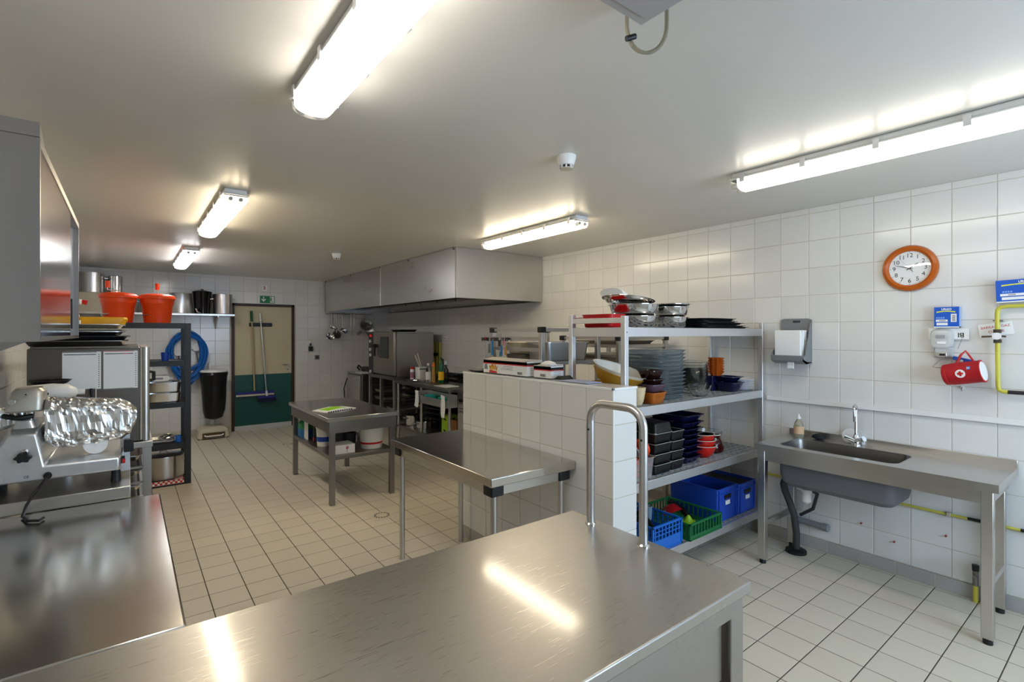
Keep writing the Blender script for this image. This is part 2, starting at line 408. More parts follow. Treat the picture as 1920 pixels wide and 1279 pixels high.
# ================================================================ ceiling lights
def emitter(name, colr, st):
    return mat(name, colr, .4, emit=st, ecol=colr)
def light(x, y0, y1, lab, em):
    t = thing('ceiling_light', lab, 'light', (x, (y0 + y1) / 2, ZC), group='double-tube ceiling lights')
    zt, L = ZC, 14
    MB().box(x - .068, y0 + .008, ZC - .034, x + .068, y1 - .008, ZC).build('housing', WHITE, t, bevel=.01)
    MB().box(x - .078, y0, ZC - .042, x + .078, y1, ZC - .034).build('gasket_rim', WHITE, t, bevel=.003)
    prof = [(x - .07, ZC - .042)] + [(x - .07 * math.cos(math.pi * i / L), ZC - .046 - .056 * math.sin(math.pi * i / L) ** .4) for i in range(L + 1)] + [(x + .07, ZC - .042)]
    MB().prism(prof, 'y', y0 + .045, y1 - .045).build('diffuser', em, t)
    for a, b in ((y0, y0 + .044), (y1 - .044, y1)):
        ring = lambda yy, k: [(x + (p[0] - x) * k, yy, ZC - .042 - (ZC - .042 - p[1]) * k) for p in prof]
        out, inn = (a, b) if a == y0 else (b, a)
        MB().loft([ring(inn, 1.0), ring((inn * .3 + out * .7), 1.0), ring(out, .86)]).build('end_cap', CLEARP, t)
        for sx in (-.03, .03):
            MB().cyl((x + sx, (a + b) / 2 - .018, ZC - .068), (x + sx, (a + b) / 2 + .018, ZC - .068), .0135).build('tube_holder', GREYP, t)
    n = 5
    for i in range(n):
        yy = y0 + .08 + (y1 - y0 - .16) * i / (n - 1)
        for sx in (-1, 1): MB().box(x + sx * .077, yy - .014, ZC - .066, x + sx * .084, yy + .014, ZC - .02).build('clip', ALU, t)
    return t
CLEARP = mat('clear_acrylic', (.9, .9, .88), .12, trans=.75, ior=1.2)
EM_W = emitter('tube_warm', (1.0, .87, .64), TUBE_STRENGTH * 1.3)
EM_S = emitter('tube_sink', (1.0, .94, .80), TUBE_STRENGTH * .7)
EM_N = emitter('tube_neutral', (1.0, .955, .88), TUBE_STRENGTH)
EM_C = emitter('tube_cool', (.97, .97, .98), TUBE_STRENGTH * 1.5)
light(.575, .62, 2.075, 'large twin-tube ceiling light overhead, cut off by the top edge', EM_N)
light(2.93, .1, 1.58, 'long twin-tube ceiling light above the sink', EM_S)
light(2.91, 2.85, 4.22, 'twin-tube ceiling light in front of the extraction hood', EM_W)
light(.565, 3.72, 5.22, 'twin-tube ceiling light nearest the orange salad spinners, the larger one at left', EM_W)
light(.555, 6.5, 8.0, 'small distant twin-tube ceiling light close to the back wall', EM_C)
def smoke(x, y, lab):
    t = thing('smoke_detector', lab, 'smoke detector', (x, y, ZC), group='smoke detectors')
    MB().lathe([(.052, 0), (.052, -.014), (.05, -.02), (.04, -.05), (.036, -.052)], x, y, ZC, 28).build('housing', WHITE, t)
    MB().lathe([(.030, -.05), (.030, -.066), (.001, -.066)], x, y, ZC, 24).build('chamber', BLACK, t)
    for i in range(8):
        a = i * math.pi / 4
        MB().box(.029, -.004, -.069, .036, .004, -.05).xf(Matrix.Translation((x, y, ZC)) @ Matrix.Rotation(a, 4, 'Z')).build('rib', WHITE, t)
    MB().lathe([(.036, -.066), (.036, -.070), (.02, -.074), (.001, -.074)], x, y, ZC, 24).build('cap', CREAMP, t)
smoke(1.873, 1.957, 'white smoke detector in the middle of the ceiling')
smoke(1.986, 6.045, 'small far white smoke detector near the extraction hood')
t = thing('ceiling_box', 'pale boxed unit fixed under the ceiling at the top edge', 'ceiling box', (.85, .6, 2.5))
MB().box(.5, .1, 2.5, 1.148, .896, ZC).build('casing', mat('pale_grey_panel', '#b3aeac', .5), t, bevel=.003)
MB().box(.53, .13, 2.496, 1.118, .866, 2.5).build('cover_plate', MATS['pale_grey_panel'], t)
c = thing('cable_loop', 'beige cable loop with black tie hanging under the boxed ceiling unit', 'cable', (1.2, .86, 2.45))
CABM = mat('beige_cable', '#8f8875', .5)
from math import sin, cos, pi
for k, off in enumerate((0, .012)):
    pts = []
    for i in range(17):
        a = pi * i / 16
        ux = .058 * cos(a) - .004 * k; uz = -.095 * sin(a) ** .8
        pts.append((1.187 + ux * .79 + off * .6, .905 - ux * .61 + off * .3, 2.535 + uz * (1 - .10 * k * (1 + cos(a)) / 2)))
    MB().tube([(pts[0][0], pts[0][1], ZC)] + pts + [(pts[-1][0], pts[-1][1], ZC)], .0048, 8).build('cable', CABM, c)
MB().cyl((1.131, .935, 2.475), (1.158, .925, 2.487), .008, n=10).build('cable_tie', BLACK, c)

# ================================================================ worktops and tables
def square_leg(x, y, z1, s, m, parent, foot=True, sy=None):
    sy = sy or s
    MB().box(x - s / 2, y - sy / 2, .03 if foot else 0, x + s / 2, y + sy / 2, z1).build('leg', m, parent, bevel=.004)
    if foot: MB().lathe([(s * .42, 0), (s * .42, .02), (s * .3, .032)], x, y, 0, 14).build('foot', BLACK, parent)
# foreground counter
t = thing('steel_counter', 'large scratched stainless steel counter filling the foreground', 'counter', (.45, 1.145, 0))
MB().box(-.58, .76, .845, 1.5, 1.53, .88).build('worktop', STEEL_TOP, t, bevel=.005)
MB().box(-.58, .765, .80, 1.455, .80, .846).box(1.455, .80, .80, 1.49, 1.50, .846).box(-.58, 1.48, .80, 1.455, 1.515, .846).build('apron', CUPSTEEL, t)
for x, y in ((1.455, .81), (1.455, 1.48), (.42, .81), (.42, 1.48), (-.55, .81), (-.55, 1.48)):
    MB().box(x - .035, y - .03, .02, x + .035, y + .03, .80).build('leg', CUPSTEEL, t, bevel=.003)
    MB().lathe([(.028, 0), (.028, .02)], x, y, 0, 14).build('foot', BLACK, t)
MB().box(-.58, .84, .28, 1.42, 1.45, .30).build('lower_shelf', STEEL, t)
MB().box(-.58, .80, .60, 1.40, .812, .80).build('front_rail', CUPSTEEL, t)
# the steel hoop on the counter
t = thing('counter_hoop', 'bent steel tube hoop standing on the foreground counter', 'rail', (1.447, 1.25, .88))
hp = [(1.447, 1.375, .88), (1.447, 1.375, 1.29)]
for i in range(9):
    a = pi / 2 * i / 8; hp.append((1.447, 1.305 + .07 * cos(a), 1.29 + .07 * sin(a)))
for i in range(9):
    a = pi / 2 * i / 8; hp.append((1.447, 1.19 - .07 * sin(a), 1.29 + .07 * cos(a)))
hp.append((1.447, 1.12, .88))
MB().tube(hp, .0155, 16).build('bent_tube', STEEL_BR, t)
for y in (1.375, 1.12): MB().lathe([(.022, 0), (.022, .004), (.017, .009)], 1.447, y, .88, 20).build('base_ring', POLISH, t)
for y in (1.375, 1.12): MB().cyl((1.4312, y - .004, 1.255), (1.4295, y - .004, 1.255), .004, n=10).build('screw_hole', BLACK, t)
# left counter
t = thing('steel_counter', 'stainless counter along the left wall with an orange reflection', 'counter', (-.23, 2.2, 0))
MB().box(-.585, 1.535, .845, .12, 2.868, .88).build('worktop', STEEL_SM, t, bevel=.006)
MB().box(-.58, 1.56, .10, .085, 2.85, .845).build('cabinet_body', STEEL, t)
for y0, y1 in ((1.58, 2.2), (2.21, 2.84)):
    d = MB().box(.085, y0, .12, .1, y1, .83).build('door', STEEL, t, bevel=.002)
    MB().box(.1, y1 - .06, .55, .112, y1 - .04, .7).build('handle', BLACK, d)
MB().box(-.56, 1.6, 0, .05, 2.82, .10).build('plinth', BLACKM, t)
# table under the slicer
t = thing('slicer_table', 'slightly higher steel table carrying the meat slicer', 'table', (-.29, 3.25, 0))
MB().box(-.585, 2.88, .88, .01, 3.64, .934).build('tabletop', STEEL, t, bevel=.003)
for x in (-.55, -.025):
    for y in (2.92, 3.6): MB().box(x - .02, y - .02, 0, x + .02, y + .02, .88).build('leg', STEEL, t)
MB().box(-.56, 2.9, .3, -.01, 3.62, .32).build('lower_shelf', STEEL, t)
# worktable in the middle of the room
t = thing('worktable', 'dark stainless worktable with deep apron and lower shelf in the room centre', 'table', (1.84, 5.45, 0))
MB().box(1.478, 4.745, .797, 2.19, 6.17, .835).build('tabletop', STEEL_SM, t, bevel=.004)
a = MB()
a.box(1.50, 4.765, .685, 2.17, 4.785, .797).box(1.50, 6.13, .685, 2.17, 6.15, .797).box(1.50, 4.785, .685, 1.52, 6.13, .797).box(2.15, 4.785, .685, 2.17, 6.13, .797)
a.build('apron', STEEL_DK, t)
for x in (1.535, 2.135):
    for y in (4.80, 6.11): MB().box(x - .024, y - .024, 0, x + .024, y + .024, .69).build('leg', STEEL_DK, t, bevel=.003)
MB().box(1.515, 4.785, .425, 2.155, 6.13, .462).build('lower_shelf', STEEL_DK, t, bevel=.003)
# worktable by the partition
t = thing('worktable', 'bare stainless worktable with black corner blocks against the tiled partition', 'table', (1.82, 2.78, 0))
MB().box(1.515, 2.15, .815, 2.135, 3.42, .865).build('tabletop', STEEL_SM, t, bevel=.005)
MB().box(1.545, 2.185, .757, 2.10, 2.205, .815).box(1.545, 3.365, .757, 2.10, 3.385, .815).box(1.545, 2.2, .757, 1.565, 3.37, .815).box(2.08, 2.2, .757, 2.10, 3.37, .815).build('frame_rail', STEEL, t)
for x in (1.575, 2.07):
    for y in (2.215, 3.355):
        MB().cyl((x, y, 0.0), (x, y, .79), .0195, n=18).build('leg', STEEL_BR, t)
        MB().box(x - .042, y - .042, .752, x + .042, y + .042, .814).build('corner_block', BLACK, t, bevel=.008)
# ---------------------------------------------------------------- sink
t = thing('sink_table', 'stainless steel sink bench with draining board under the white trunking', 'sink', (3.83, 1.14, 0))
SX0, SX1, SY0, SY1, SZ = 3.545, 4.108, .512, 1.775, .85
bx0, bx1, by0, by1 = 3.625, 3.975, .965, 1.655
top = MB()
inner = [(x, y) for x, y in rr((bx0 + bx1) / 2, (by0 + by1) / 2, bx1 - bx0, by1 - by0, .06, 5)]
def outer(p, z):
    cx, cy = (bx0 + bx1) / 2, (by0 + by1) / 2
    dx, dy = p[0] - cx, p[1] - cy
    sc = min(((SX1 if dx > 0 else SX0) - cx) / dx if abs(dx) > 1e-6 else 1e9, ((SY1 if dy > 0 else SY0) - cy) / dy if abs(dy) > 1e-6 else 1e9)
    return (cx + dx * sc, cy + dy * sc, z)
ring_o = [outer(p, SZ) for p in inner]
# square the corners of the outline
def snap(r):
    out = list(r)
    for cx, cy in ((SX0, SY0), (SX1, SY0), (SX1, SY1), (SX0, SY1)):
        i = min(range(len(out)), key=lambda k: (out[k][0] - cx) ** 2 + (out[k][1] - cy) ** 2)
        out[i] = (cx, cy, out[i][2])
    return out
ring_o = snap(ring_o)
top.loft([[(x, y, SZ - .045) for x, y, z in ring_o], ring_o, [(x, y, SZ) for x, y in inner], [(x, y, SZ - .008) for x, y in inner]], False, False)
top.build('worktop', STEEL, t)
g = lambda k, z, r_: [(x, y, z) for x, y in rr((bx0 + bx1) / 2, (by0 + by1) / 2, bx1 - bx0 - k, by1 - by0 - k, r_, 5)]
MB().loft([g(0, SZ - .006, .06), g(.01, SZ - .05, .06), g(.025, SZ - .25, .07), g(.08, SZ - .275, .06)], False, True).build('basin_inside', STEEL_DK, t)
MB().loft([g(-.01, SZ - .01, .06), g(.0, SZ - .2, .06), g(.015, SZ - .255, .07), g(.08, SZ - .285, .06)], False, True).build('basin_outside', mat('grey_basin_coating', '#6d6f75', .5, .3), t)
MB().box(SX1 - .016, SY0, SZ - .01, SX1, SY1, SZ + .045).build('splashback', STEEL, t, bevel=.003)
MB().box(3.562, .56, .735, 3.577, 1.74, SZ - .045).box(3.577, .545, .735, 4.06, .56, SZ - .045).box(3.577, 1.74, .735, 4.06, 1.755, SZ - .045).build('apron', STEEL, t)
for x, y in ((3.585, 1.735), (3.585, .56), (4.045, .58), (4.045, 1.735)): square_leg(x, y, SZ - .04, .05, STEEL, t)
for y in (1.735, .57): MB().box(3.61, y - .012, .26, 4.02, y + .012, .295).build('stretcher', STEEL, t, bevel=.002)
t2 = thing('mixer_tap', 'chrome swan-neck mixer tap with two cross handles on the sink', 'tap', (4.045, 1.31, SZ))
x, y = 4.045, 1.31
MB().lathe([(.028, 0), (.028, .006), (.02, .014), (.019, .06), (.012, .075)], x, y, SZ, 20).build('body', CHROME, t2)
pts = [(x, y, SZ + .06), (x, y, SZ + .24)]
for i in range(1, 9):
    a = pi * i / 8; pts.append((x - .045 + .045 * cos(a), y - .02 * (i / 8), SZ + .24 + .045 * sin(a)))
pts += [(x - .09, y - .022, SZ + .20), (x - .09, y - .022, SZ + .175)]
MB().tube(pts, .0095, 12).build('spout', CHROME, t2)
for s_ in (-1, 1):
    MB().cyl((x - .008, y, SZ + .03), (x - .03, y + s_ * .06, SZ + .055), .012, .019, 14).build('handle', CHROME, t2)
t3 = thing('white_disc', 'white round plug or lid leaning behind the mixer tap', 'lid', (4.085, 1.36, SZ))
MB().lathe([(.05, -.004), (.052, 0), (.05, .004), (.02, .006), (.001, .006)], 0, 0, 0, 24).xf(Matrix.Translation((4.076, 1.355, SZ + .054)) @ Matrix.Rotation(R(-72), 4, 'Y')).build('disc', WHITE, t3)
t = thing('soap_bottle', 'clear soap bottle with pale label on the sink corner', 'bottle', (4.0, 1.667, SZ))
MB().lathe([(.03, 0), (.034, .006), (.034, .085), (.026, .115), (.012, .135), (.012, .14)], 4.0, 1.667, SZ, 20).build('bottle_body', mat('clear_soap', '#d9d4b8', .1, trans=.7, ior=1.35), t)
MB().lathe([(.0352, .03), (.0352, .085)], 4.0, 1.667, SZ, 20, False, False).build('label', mat('peach_label', '#d9b48f', .6), t)
MB().lathe([(.014, .138), (.014, .155), (.007, .162), (.006, .175), (.001, .177)], 4.0, 1.667, SZ, 16).build('cap', WHITE, t)
def lump(cx, cy, cz, rx, ry, rz_, j, n=14, m=8, seed=1):
    rnd = random.Random(seed); mb = MB(); rings = []
    for i in range(m + 1):
        a = pi * i / m
        rings.append([(cx + rx * max(sin(a), .03) * cos(2 * pi * k / n) * (1 + rnd.uniform(-j, j)), cy + ry * max(sin(a), .03) * sin(2 * pi * k / n) * (1 + rnd.uniform(-j, j)), cz - rz_ * cos(a) * (1 + rnd.uniform(-j, j) * .4)) for k in range(n)])
    return mb.loft(rings)
tag(lump(4.03, 1.545, SZ + .02, .035, .045, .02, .12, seed=4).build('scouring_pad', mat('dark_scourer', '#20222c', .6, .5, bump=1.0, nscale=300), None), 'dark metal scouring pad lying beside the soap bottle', 'scourer')
# waste pipework under the sink
t = thing('waste_trap', 'grey waste hose with white siphon below the sink', 'pipe', (3.9, 1.6, 0))
MB().lathe([(.012, .425), (.03, .44), (.03, .50), (.034, .503), (.034, .525), (.022, .53), (.022, .57)], 3.82, 1.54, 0, 18).build('siphon', WHITE, t)
MB().cyl((3.82, 1.56, .535), (3.82, 1.60, .54), .026).build('coupling', WHITE, t)
MB().tube([(3.82, 1.59, .54), (3.825, 1.65, .55), (3.84, 1.70, .545), (3.87, 1.72, .51), (3.89, 1.715, .45), (3.90, 1.69, .38), (3.92, 1.665, .28), (3.945, 1.66, .14), (3.95, 1.665, .02)], .024, 14).build('hose', DKGREY, t)
MB().lathe([(.07, 0), (.07, .02), (.05, .03)], 3.95, 1.665, 0, 20).build('gully_lid', BLACK, t)
MB().tube([(3.86, 1.6, .545), (3.95, 1.52, .47), (4.03, 1.58, .33), (4.06, 1.68, .25)], .012, 10).build('supply_hose', DKGREY, t)
t = thing('drain_stub', 'short grey capped pipe stub low on the wall under the sink', 'pipe', (4.05, 1.6, .2))
MB().cyl((4.09, 1.73, .2), (4.075, 1.5, .2), .023).build('pipe', GREYP, t); MB().cyl((4.078, 1.53, .2), (4.075, 1.495, .2), .028).build('cap', GREYP, t)
for i, (y, z, lab) in enumerate(((1.297, .29, 'red wall plug below the sink basin, nearest the waste trap'), (1.105, .222, 'red wall plug just above the skirting, lowest of three'), (.836, .348, 'red wall plug nearest the gas stopcock'))):
    tag(MB().cyl((4.116, y, z), (4.098, y, z), .005, .006, 10).build('wall_plug', mat('rusty_red', '#a5432f', .5)), lab, 'wall plug', 'red wall plugs')
t = thing('gas_pipe', 'thin yellow gas pipe running low along the tiled wall', 'pipe', (4.09, .9, .49))
MB().tube([(4.095, 1.95, .50), (4.095, 1.4, .497), (4.095, .8, .492), (4.095, -.6, .495)], .008, 10).build('pipe', YELLOW, t)
for y in (1.6, .82, .3): MB().box(4.083, y - .012, .478, 4.113, y + .012, .506).build('clamp', STEEL, t, bevel=.003)
for y0, y1 in ((.73, .66), (.5, .42)): MB().cyl((4.095, y0, .4925), (4.095, y1, .4925), .0095, n=10).build('black_tape', BLACK, t)
t = thing('gas_stopcock', 'small brass stopcock on a yellow riser beside the sink leg', 'valve', (4.08, .692, 0))
MB().cyl((4.08, .692, 0), (4.08, .692, .10), .013).build('riser', YELLOW, t)
MB().cyl((4.08, .692, .10), (4.08, .692, .19), .014).cyl((4.05, .692, .16), (4.11, .692, .16), .009).build('valve_body', STEEL_DK, t)
MB().cyl((4.08, .692, .19), (4.08, .692, .225), .016, .018).build('cap', BLACK, t)
# ---------------------------------------------------------------- extraction hood
t = thing('extraction_hood', 'long stainless steel extraction hood under the ceiling', 'hood', (3.5, 7.05, 2.025))
H0, H1, HY0, HY1, HZ = 2.854, 4.11, 4.724, 9.305, 2.025
MB().box(H0, 6.82, HZ, H0 + .012, HY1, ZC - .004).build('front_panel', STEEL, t)
MB().box(H0, HY0 + .012, HZ, H0 + .012, 6.80, ZC - .004).build('front_panel', STEEL, t)
MB().box(H0 - .003, 6.795, HZ, H0 + .01, 6.825, ZC - .004).build('seam_strip', POLISH, t)
MB().box(H0, HY0, HZ, H1, HY0 + .012, ZC - .004).build('end_panel', STEEL_BR, t)
MB().box(H0, HY1 - .012, HZ, H1, HY1, ZC - .004).build('end_panel', STEEL_BR, t)
MB().box(H0 - .002, HY0 - .002, HZ, H0 + .014, HY0 + .014, ZC - .004).build('corner_strip', POLISH, t)
MB().box(H0 + .012, HY0 + .012, HZ + .0, H0 + .05, HY1 - .012, HZ + .02).box(H0 + .012, HY0 + .012, HZ, H1, HY0 + .05, HZ + .02).box(H1 - .05, HY0 + .05, HZ, H1, HY1 - .012, HZ + .02).build('drip_channel', STEEL_DK, t)
MB().box(H0 + .012, HY0 + .012, HZ + .25, H1, HY1 - .012, HZ + .27).build('inner_roof', STEEL_DK, t)
for i in range(8):
    y = HY0 + .5 + i * .5
    fm = MB().box(3.45, y, 0, 3.95, y + .47, .03).xf(Matrix.Translation((3.45, 0, HZ + .03)) @ Matrix.Rotation(R(-18), 4, 'Y') @ Matrix.Translation((-3.45, 0, 0)))
    fl = fm.build('grease_filter', STEEL_DK, t)
    for k in range(8):
        MB().box(3.48 + k * .058, y + .02, -.006, 3.51 + k * .058, y + .45, 0).xf(Matrix.Translation((3.45, 0, HZ + .03)) @ Matrix.Rotation(R(-18), 4, 'Y') @ Matrix.Translation((-3.45, 0, 0))).build('baffle', STEEL, fl)
for y in (HY0 + .05, 5.9, 6.8, 8.0, HY1 - .03): MB().cyl((H0 + .02, y, ZC - .02), (H0 - .012, y, ZC - .02), .012, n=10).build('hanging_bolt', STEEL_DK, t)
# ---------------------------------------------------------------- aluminium shelving
t = thing('aluminium_shelving', 'four-tier aluminium shelving with perforated shelves behind the partition', 'shelf', (3.23, 2.2, 0))
AX0, AX1, AY0, AY1 = 2.365, 4.09, 1.965, 2.45
LV = (1.668, 1.172, .702, .212)
for x, y, z1 in ((AX0, AY0, 1.738), (AX1 - .035, AY0, 1.72), (AX0, AY1 - .035, 1.757), (AX1 - .035, AY1 - .035, 1.72)):
    p = MB().box(x, y, .015, x + .035, y + .035, z1).build('post', ALU, t, bevel=.003)
    MB().lathe([(.018, 0), (.018, .015)], x + .0175, y + .0175, 0, 12).build('foot', BLACK, p)
    for z in LV: MB().cyl((x + .0175, y + .002, z - .03), (x + .0175, y - .002, z - .03), .004, n=8).build('bolt', STEEL_DK, p)
def shelf_plate(z):
    mb = MB(); nx, ny = 24, 9
    x0, x1, y0, y1 = AX0 + .036, AX1 - .036, AY0 + .02, AY1 - .02
    dx, dy = (x1 - x0) / nx, (y1 - y0) / ny
    for i in range(nx):
        for j in range(ny):
            cx, cy = x0 + (i + .5) * dx, y0 + (j + .5) * dy; a, b = dx / 2, dy / 2
            o = [(a, 0), (a, b), (0, b), (-a, b), (-a, 0), (-a, -b), (0, -b), (a, -b)]
            q = [(a * .66, 0), (a * .5, b * .4), (0, b * .45), (-a * .5, b * .4), (-a * .66, 0), (-a * .5, -b * .4), (0, -b * .45), (a * .5, -b * .4)]
            mb.add([(cx + p[0], cy + p[1], z + .001) for p in o] + [(cx + p[0], cy + p[1], z + .001) for p in q] + [(cx + p[0], cy + p[1], z - .036) for p in q],
                   [(k, (k + 1) % 8, 8 + (k + 1) % 8, 8 + k) for k in range(8)] + [(8 + k, 8 + (k + 1) % 8, 16 + (k + 1) % 8, 16 + k) for k in range(8)])
    return mb
for i, z in enumerate(LV):
    MB().box(AX0 + .035, AY0 + .004, z - .058, AX1 - .035, AY0 + .02, z).build('beam', ALU, t, bevel=.002)
    MB().box(AX0 + .035, AY1 - .02, z - .058, AX1 - .035, AY1 - .004, z).build('beam', ALU, t, bevel=.002)
    for x in (AX0 + .006, AX1 - .03): MB().box(x, AY0 + .035, z - .058, x + .02, AY1 - .035, z).build('cross_beam', ALU, t, bevel=.002)
    shelf_plate(z).build('shelf_plate', SHELFP, t, smooth=False)
MB().box(AX0 + .006, AY0 + .035, 1.695, AX0 + .026, AY1 - .035, 1.728).build('end_rail', ALU, t, bevel=.002)
MB().box(AX0 + .035, AY1 - .02, 1.715, AX1 - .035, AY1 - .008, 1.74).build('back_rail', ALU, t, bevel=.002)
# ---------------------------------------------------------------- racks behind it
def rack(x0, x1, y0, y1, zt, levels, lab, wires):
    t = thing('steel_rack', lab, 'rack', ((x0 + x1) / 2, (y0 + y1) / 2, 0))
    for x in (x0, x1):
        for y in (y0, y1):
            p = MB().box(x - .018, y - .018, 0, x + .018, y + .018, zt - .02).build('post', STEEL, t, bevel=.002)
            MB().box(x - .025, y - .025, zt - .035, x + .025, y + .025, zt + .01).build('corner_cap', BLACK, p, bevel=.004)
    for z in [zt - .012] + list(levels):
        for x in (x0, x1): MB().box(x - .012, y0 + .02, z - .015, x + .012, y1 - .02, z + .012).build('rail', STEEL, t)
        for y in (y0, y1): MB().box(x0 + .02, y - .012, z - .015, x1 - .02, y + .012, z + .012).build('rail', STEEL, t)
    for z in levels:
        if wires:
            mb = MB(); n = 9
            for i in range(n): mb.cyl((x0 + (x1 - x0) * (i + .5) / n, y0, z), (x0 + (x1 - x0) * (i + .5) / n, y1, z), .003, n=6)
            mb.build('wire_shelf', STEEL, t)
        else: MB().box(x0 + .01, y0 + .01, z - .012, x1 - .01, y1 - .01, z - .002).build('shelf_board', STEEL, t)
    return t
rack(2.55, 3.18, 2.94, 3.59, 1.672, (1.585 - .19, .95, .45), 'stainless rack with black corner caps behind the cardboard boxes', False)
rack(3.36, 4.02, 2.86, 3.56, 1.60, (1.52, 1.36, .9, .4), 'wire-shelved stainless rack standing behind the aluminium shelving', True)
for z in (1.50, 1.585): 
    pass
MB().box(2.535, 2.96, 1.575, 2.562, 3.57, 1.602).box(2.535, 2.96, 1.487, 2.562, 3.57, 1.514).build('guard_rail', STEEL, bpy.data.objects['steel_rack'])
# ---------------------------------------------------------------- cooking line along the right wall
t = thing('steel_worktable', 'stainless cooking bench with round legs below the hood', 'table', (3.68, 6.4, 0))
MB().box(3.25, 5.55, .868, 4.10, 7.20, .92).build('tabletop', STEEL_DK, t, bevel=.005)
for x in (3.30, 4.05):
    for y in (5.62, 6.4, 7.16): MB().cyl((x, y, 0), (x, y, .87), .02).build('leg', STEEL, t)
MB().box(3.28, 5.6, .2, 4.07, 7.18, .235).build('lower_shelf', STEEL_DK, t, bevel=.003)
t = thing('combi_oven', 'stainless combi steamer oven with a dark glass door on the cooking line', 'oven', (3.6, 7.72, .945))
OX, OY0, OY1, OZ0, OZ1 = 3.25, 7.22, 8.24, .955, 1.655
MB().box(OX + .05, OY0, OZ0, 3.94, OY1, OZ1 - .02).build('body', STEEL_DK2, t, bevel=.004)
MB().box(OX + .06, OY0 + .005, OZ1 - .02, 3.93, OY1 - .005, OZ1).build('lid_panel', STEEL, t, bevel=.004)
d = MB().box(OX, OY0, OZ0 + .02, OX + .045, OY1 - .2, OZ1).build('door', STEEL_DK2, t, bevel=.008)
MB().box(OX - .004, OY0 + .2, OZ0 + .28, OX + .002, OY0 + .52, OZ1 - .08).build('door_glass', mat('dark_oven_glass', '#15181a', .08), d)
MB().box(OX - .045, OY1 - .36, OZ0 + .3, OX - .02, OY1 - .32, OZ0 + .48).box(OX - .045, OY1 - .36, OZ0 + .44, OX, OY1 - .24, OZ0 + .5).build('door_handle', BLACK, d, bevel=.006)
cp = MB().box(OX, OY1 - .19, OZ0, OX + .045, OY1, OZ1).build('control_panel', DKGREY, t, bevel=.004)
MB().box(OX - .003, OY1 - .13, OZ1 - .085, OX + .002, OY1 - .05, OZ1 - .045).build('display', mat('red_led', '#d81c2c', .4, emit=.35), cp)
for i, z in enumerate((1.50, 1.36, 1.27, .99)): MB().cyl((OX + .002, OY1 - .1, z), (OX - .02, OY1 - .1, z), .026).build('knob', WHITE, cp)
tag(MB().pan(3.62, 7.65, OZ1 + .001, .26, .36, .30, .40, .035, .01).build('oven_tray', BLKTIN), 'shallow black tray lying on top of the combi oven', 'tray')
t = thing('oven_stand', 'open steel stand with tray rails under the combi oven', 'stand', (3.6, 7.72, 0))
MB().box(3.25, 7.22, .90, 3.95, 8.24, .953).build('top_frame', STEEL_DK, t)
for x in (3.275, 3.92):
    for y in (7.245, 7.75, 8.215): MB().box(x - .022, y - .022, 0, x + .022, y + .022, .90).build('leg', STEEL, t)
for y0, y1 in ((7.27, 7.73), (7.77, 8.19)):
    for i in range(6): MB().box(3.28, y0, .15 + i * .12, 3.9, y0 + .015, .158 + i * .12).box(3.28, y1 - .015, .15 + i * .12, 3.9, y1, .158 + i * .12).build('tray_rail', STEEL, t)
MB().box(3.9, 7.24, .1, 3.94, 8.22, .9).build('back_panel', BLACKM, t)
for i, (y, z) in enumerate(((7.98, .64), (7.98, .52), (7.5, .40))):
    tag(MB().pan(3.58, y, z + .01, .5, .34, .52, .38, .04, .01).build('baking_tray', STEEL), ['baking tray slid into the upper rail of the oven stand', 'baking tray slid into the middle rail of the oven stand', 'baking tray slid low under the combi oven, nearest the bench'][i], 'tray', 'trays in the oven stand')
t = thing('tray_rack', 'dark rack of stacked trays below the cooking bench', 'rack', (3.72, 6.8, .235))
for x in (3.66, 4.0):
    for y in (6.5, 7.1): MB().box(x - .01, y - .01, .236, x + .01, y + .01, .86).build('post', BLACKM, t)
for i in range(7): MB().box(3.64, 6.5, .34 + i * .075, 4.02, 7.1, .352 + i * .075).build('tray', BLACKM, t)
MB().box(4.02, 6.48, .24, 4.04, 7.12, .86).build('back_panel', BLACKM, t)
t = thing('steam_cabinet', 'small grey steel cabinet with lift handle beside the back wall', 'appliance', (3.6, 8.9, 0))
MB().box(3.27, 8.58, .08, 4.02, 9.28, .90).build('body', STEEL_DK, t, bevel=.006)
d = MB().box(3.235, 8.62, .36, 3.27, 9.24, .88).build('door', STEEL_BR, t, bevel=.006)
MB().tube([(3.235, 8.75, .84), (3.205, 8.77, .83), (3.205, 9.08, .83), (3.235, 9.1, .84)], .01).build('handle', STEEL, d)
MB().box(3.225, 8.62, .12, 3.27, 9.24, .34).build('drawer', STEEL_DK, t, bevel=.004)
MB().tube([(3.245, 9.27, .8), (3.2, 9.32, .6), (3.21, 9.31, .4), (3.25, 9.3, .3)], .01).build('hose', BLACK, t)
for x in (3.32, 3.96):
    for y in (8.64, 9.22): MB().cyl((x, y, 0), (x, y, .08), .02).build('foot', BLACK, t)
MB().box(3.25, 8.58, .90, 4.02, 9.28, .915).build('top', STEEL, t)
t = thing('stick_blender', 'black stick blender lying on the grey steel cabinet', 'blender', (3.5, 8.85, .915))
MB().tube([(3.45, 8.62, .97), (3.45, 8.8, .985), (3.45, 8.95, .98), (3.45, 9.0, .97)], .045, 14).build('motor_body', BLACK, t)
MB().tube([(3.45, 8.98, .975), (3.44, 9.1, 1.0), (3.43, 9.18, 1.03), (3.42, 9.22, .99), (3.43, 9.14, .95)], .016, 10).build('handle', BLACK, t)
tag(MB().box(3.28, 8.62, .916, 3.42, 8.95, .93).build('paper_stack', WHITEP), 'white papers lying on the grey steel cabinet', 'papers')
t = thing('hob', 'black cast iron hob with raised back on the cooking bench', 'hob', (3.85, 6.3, .92))
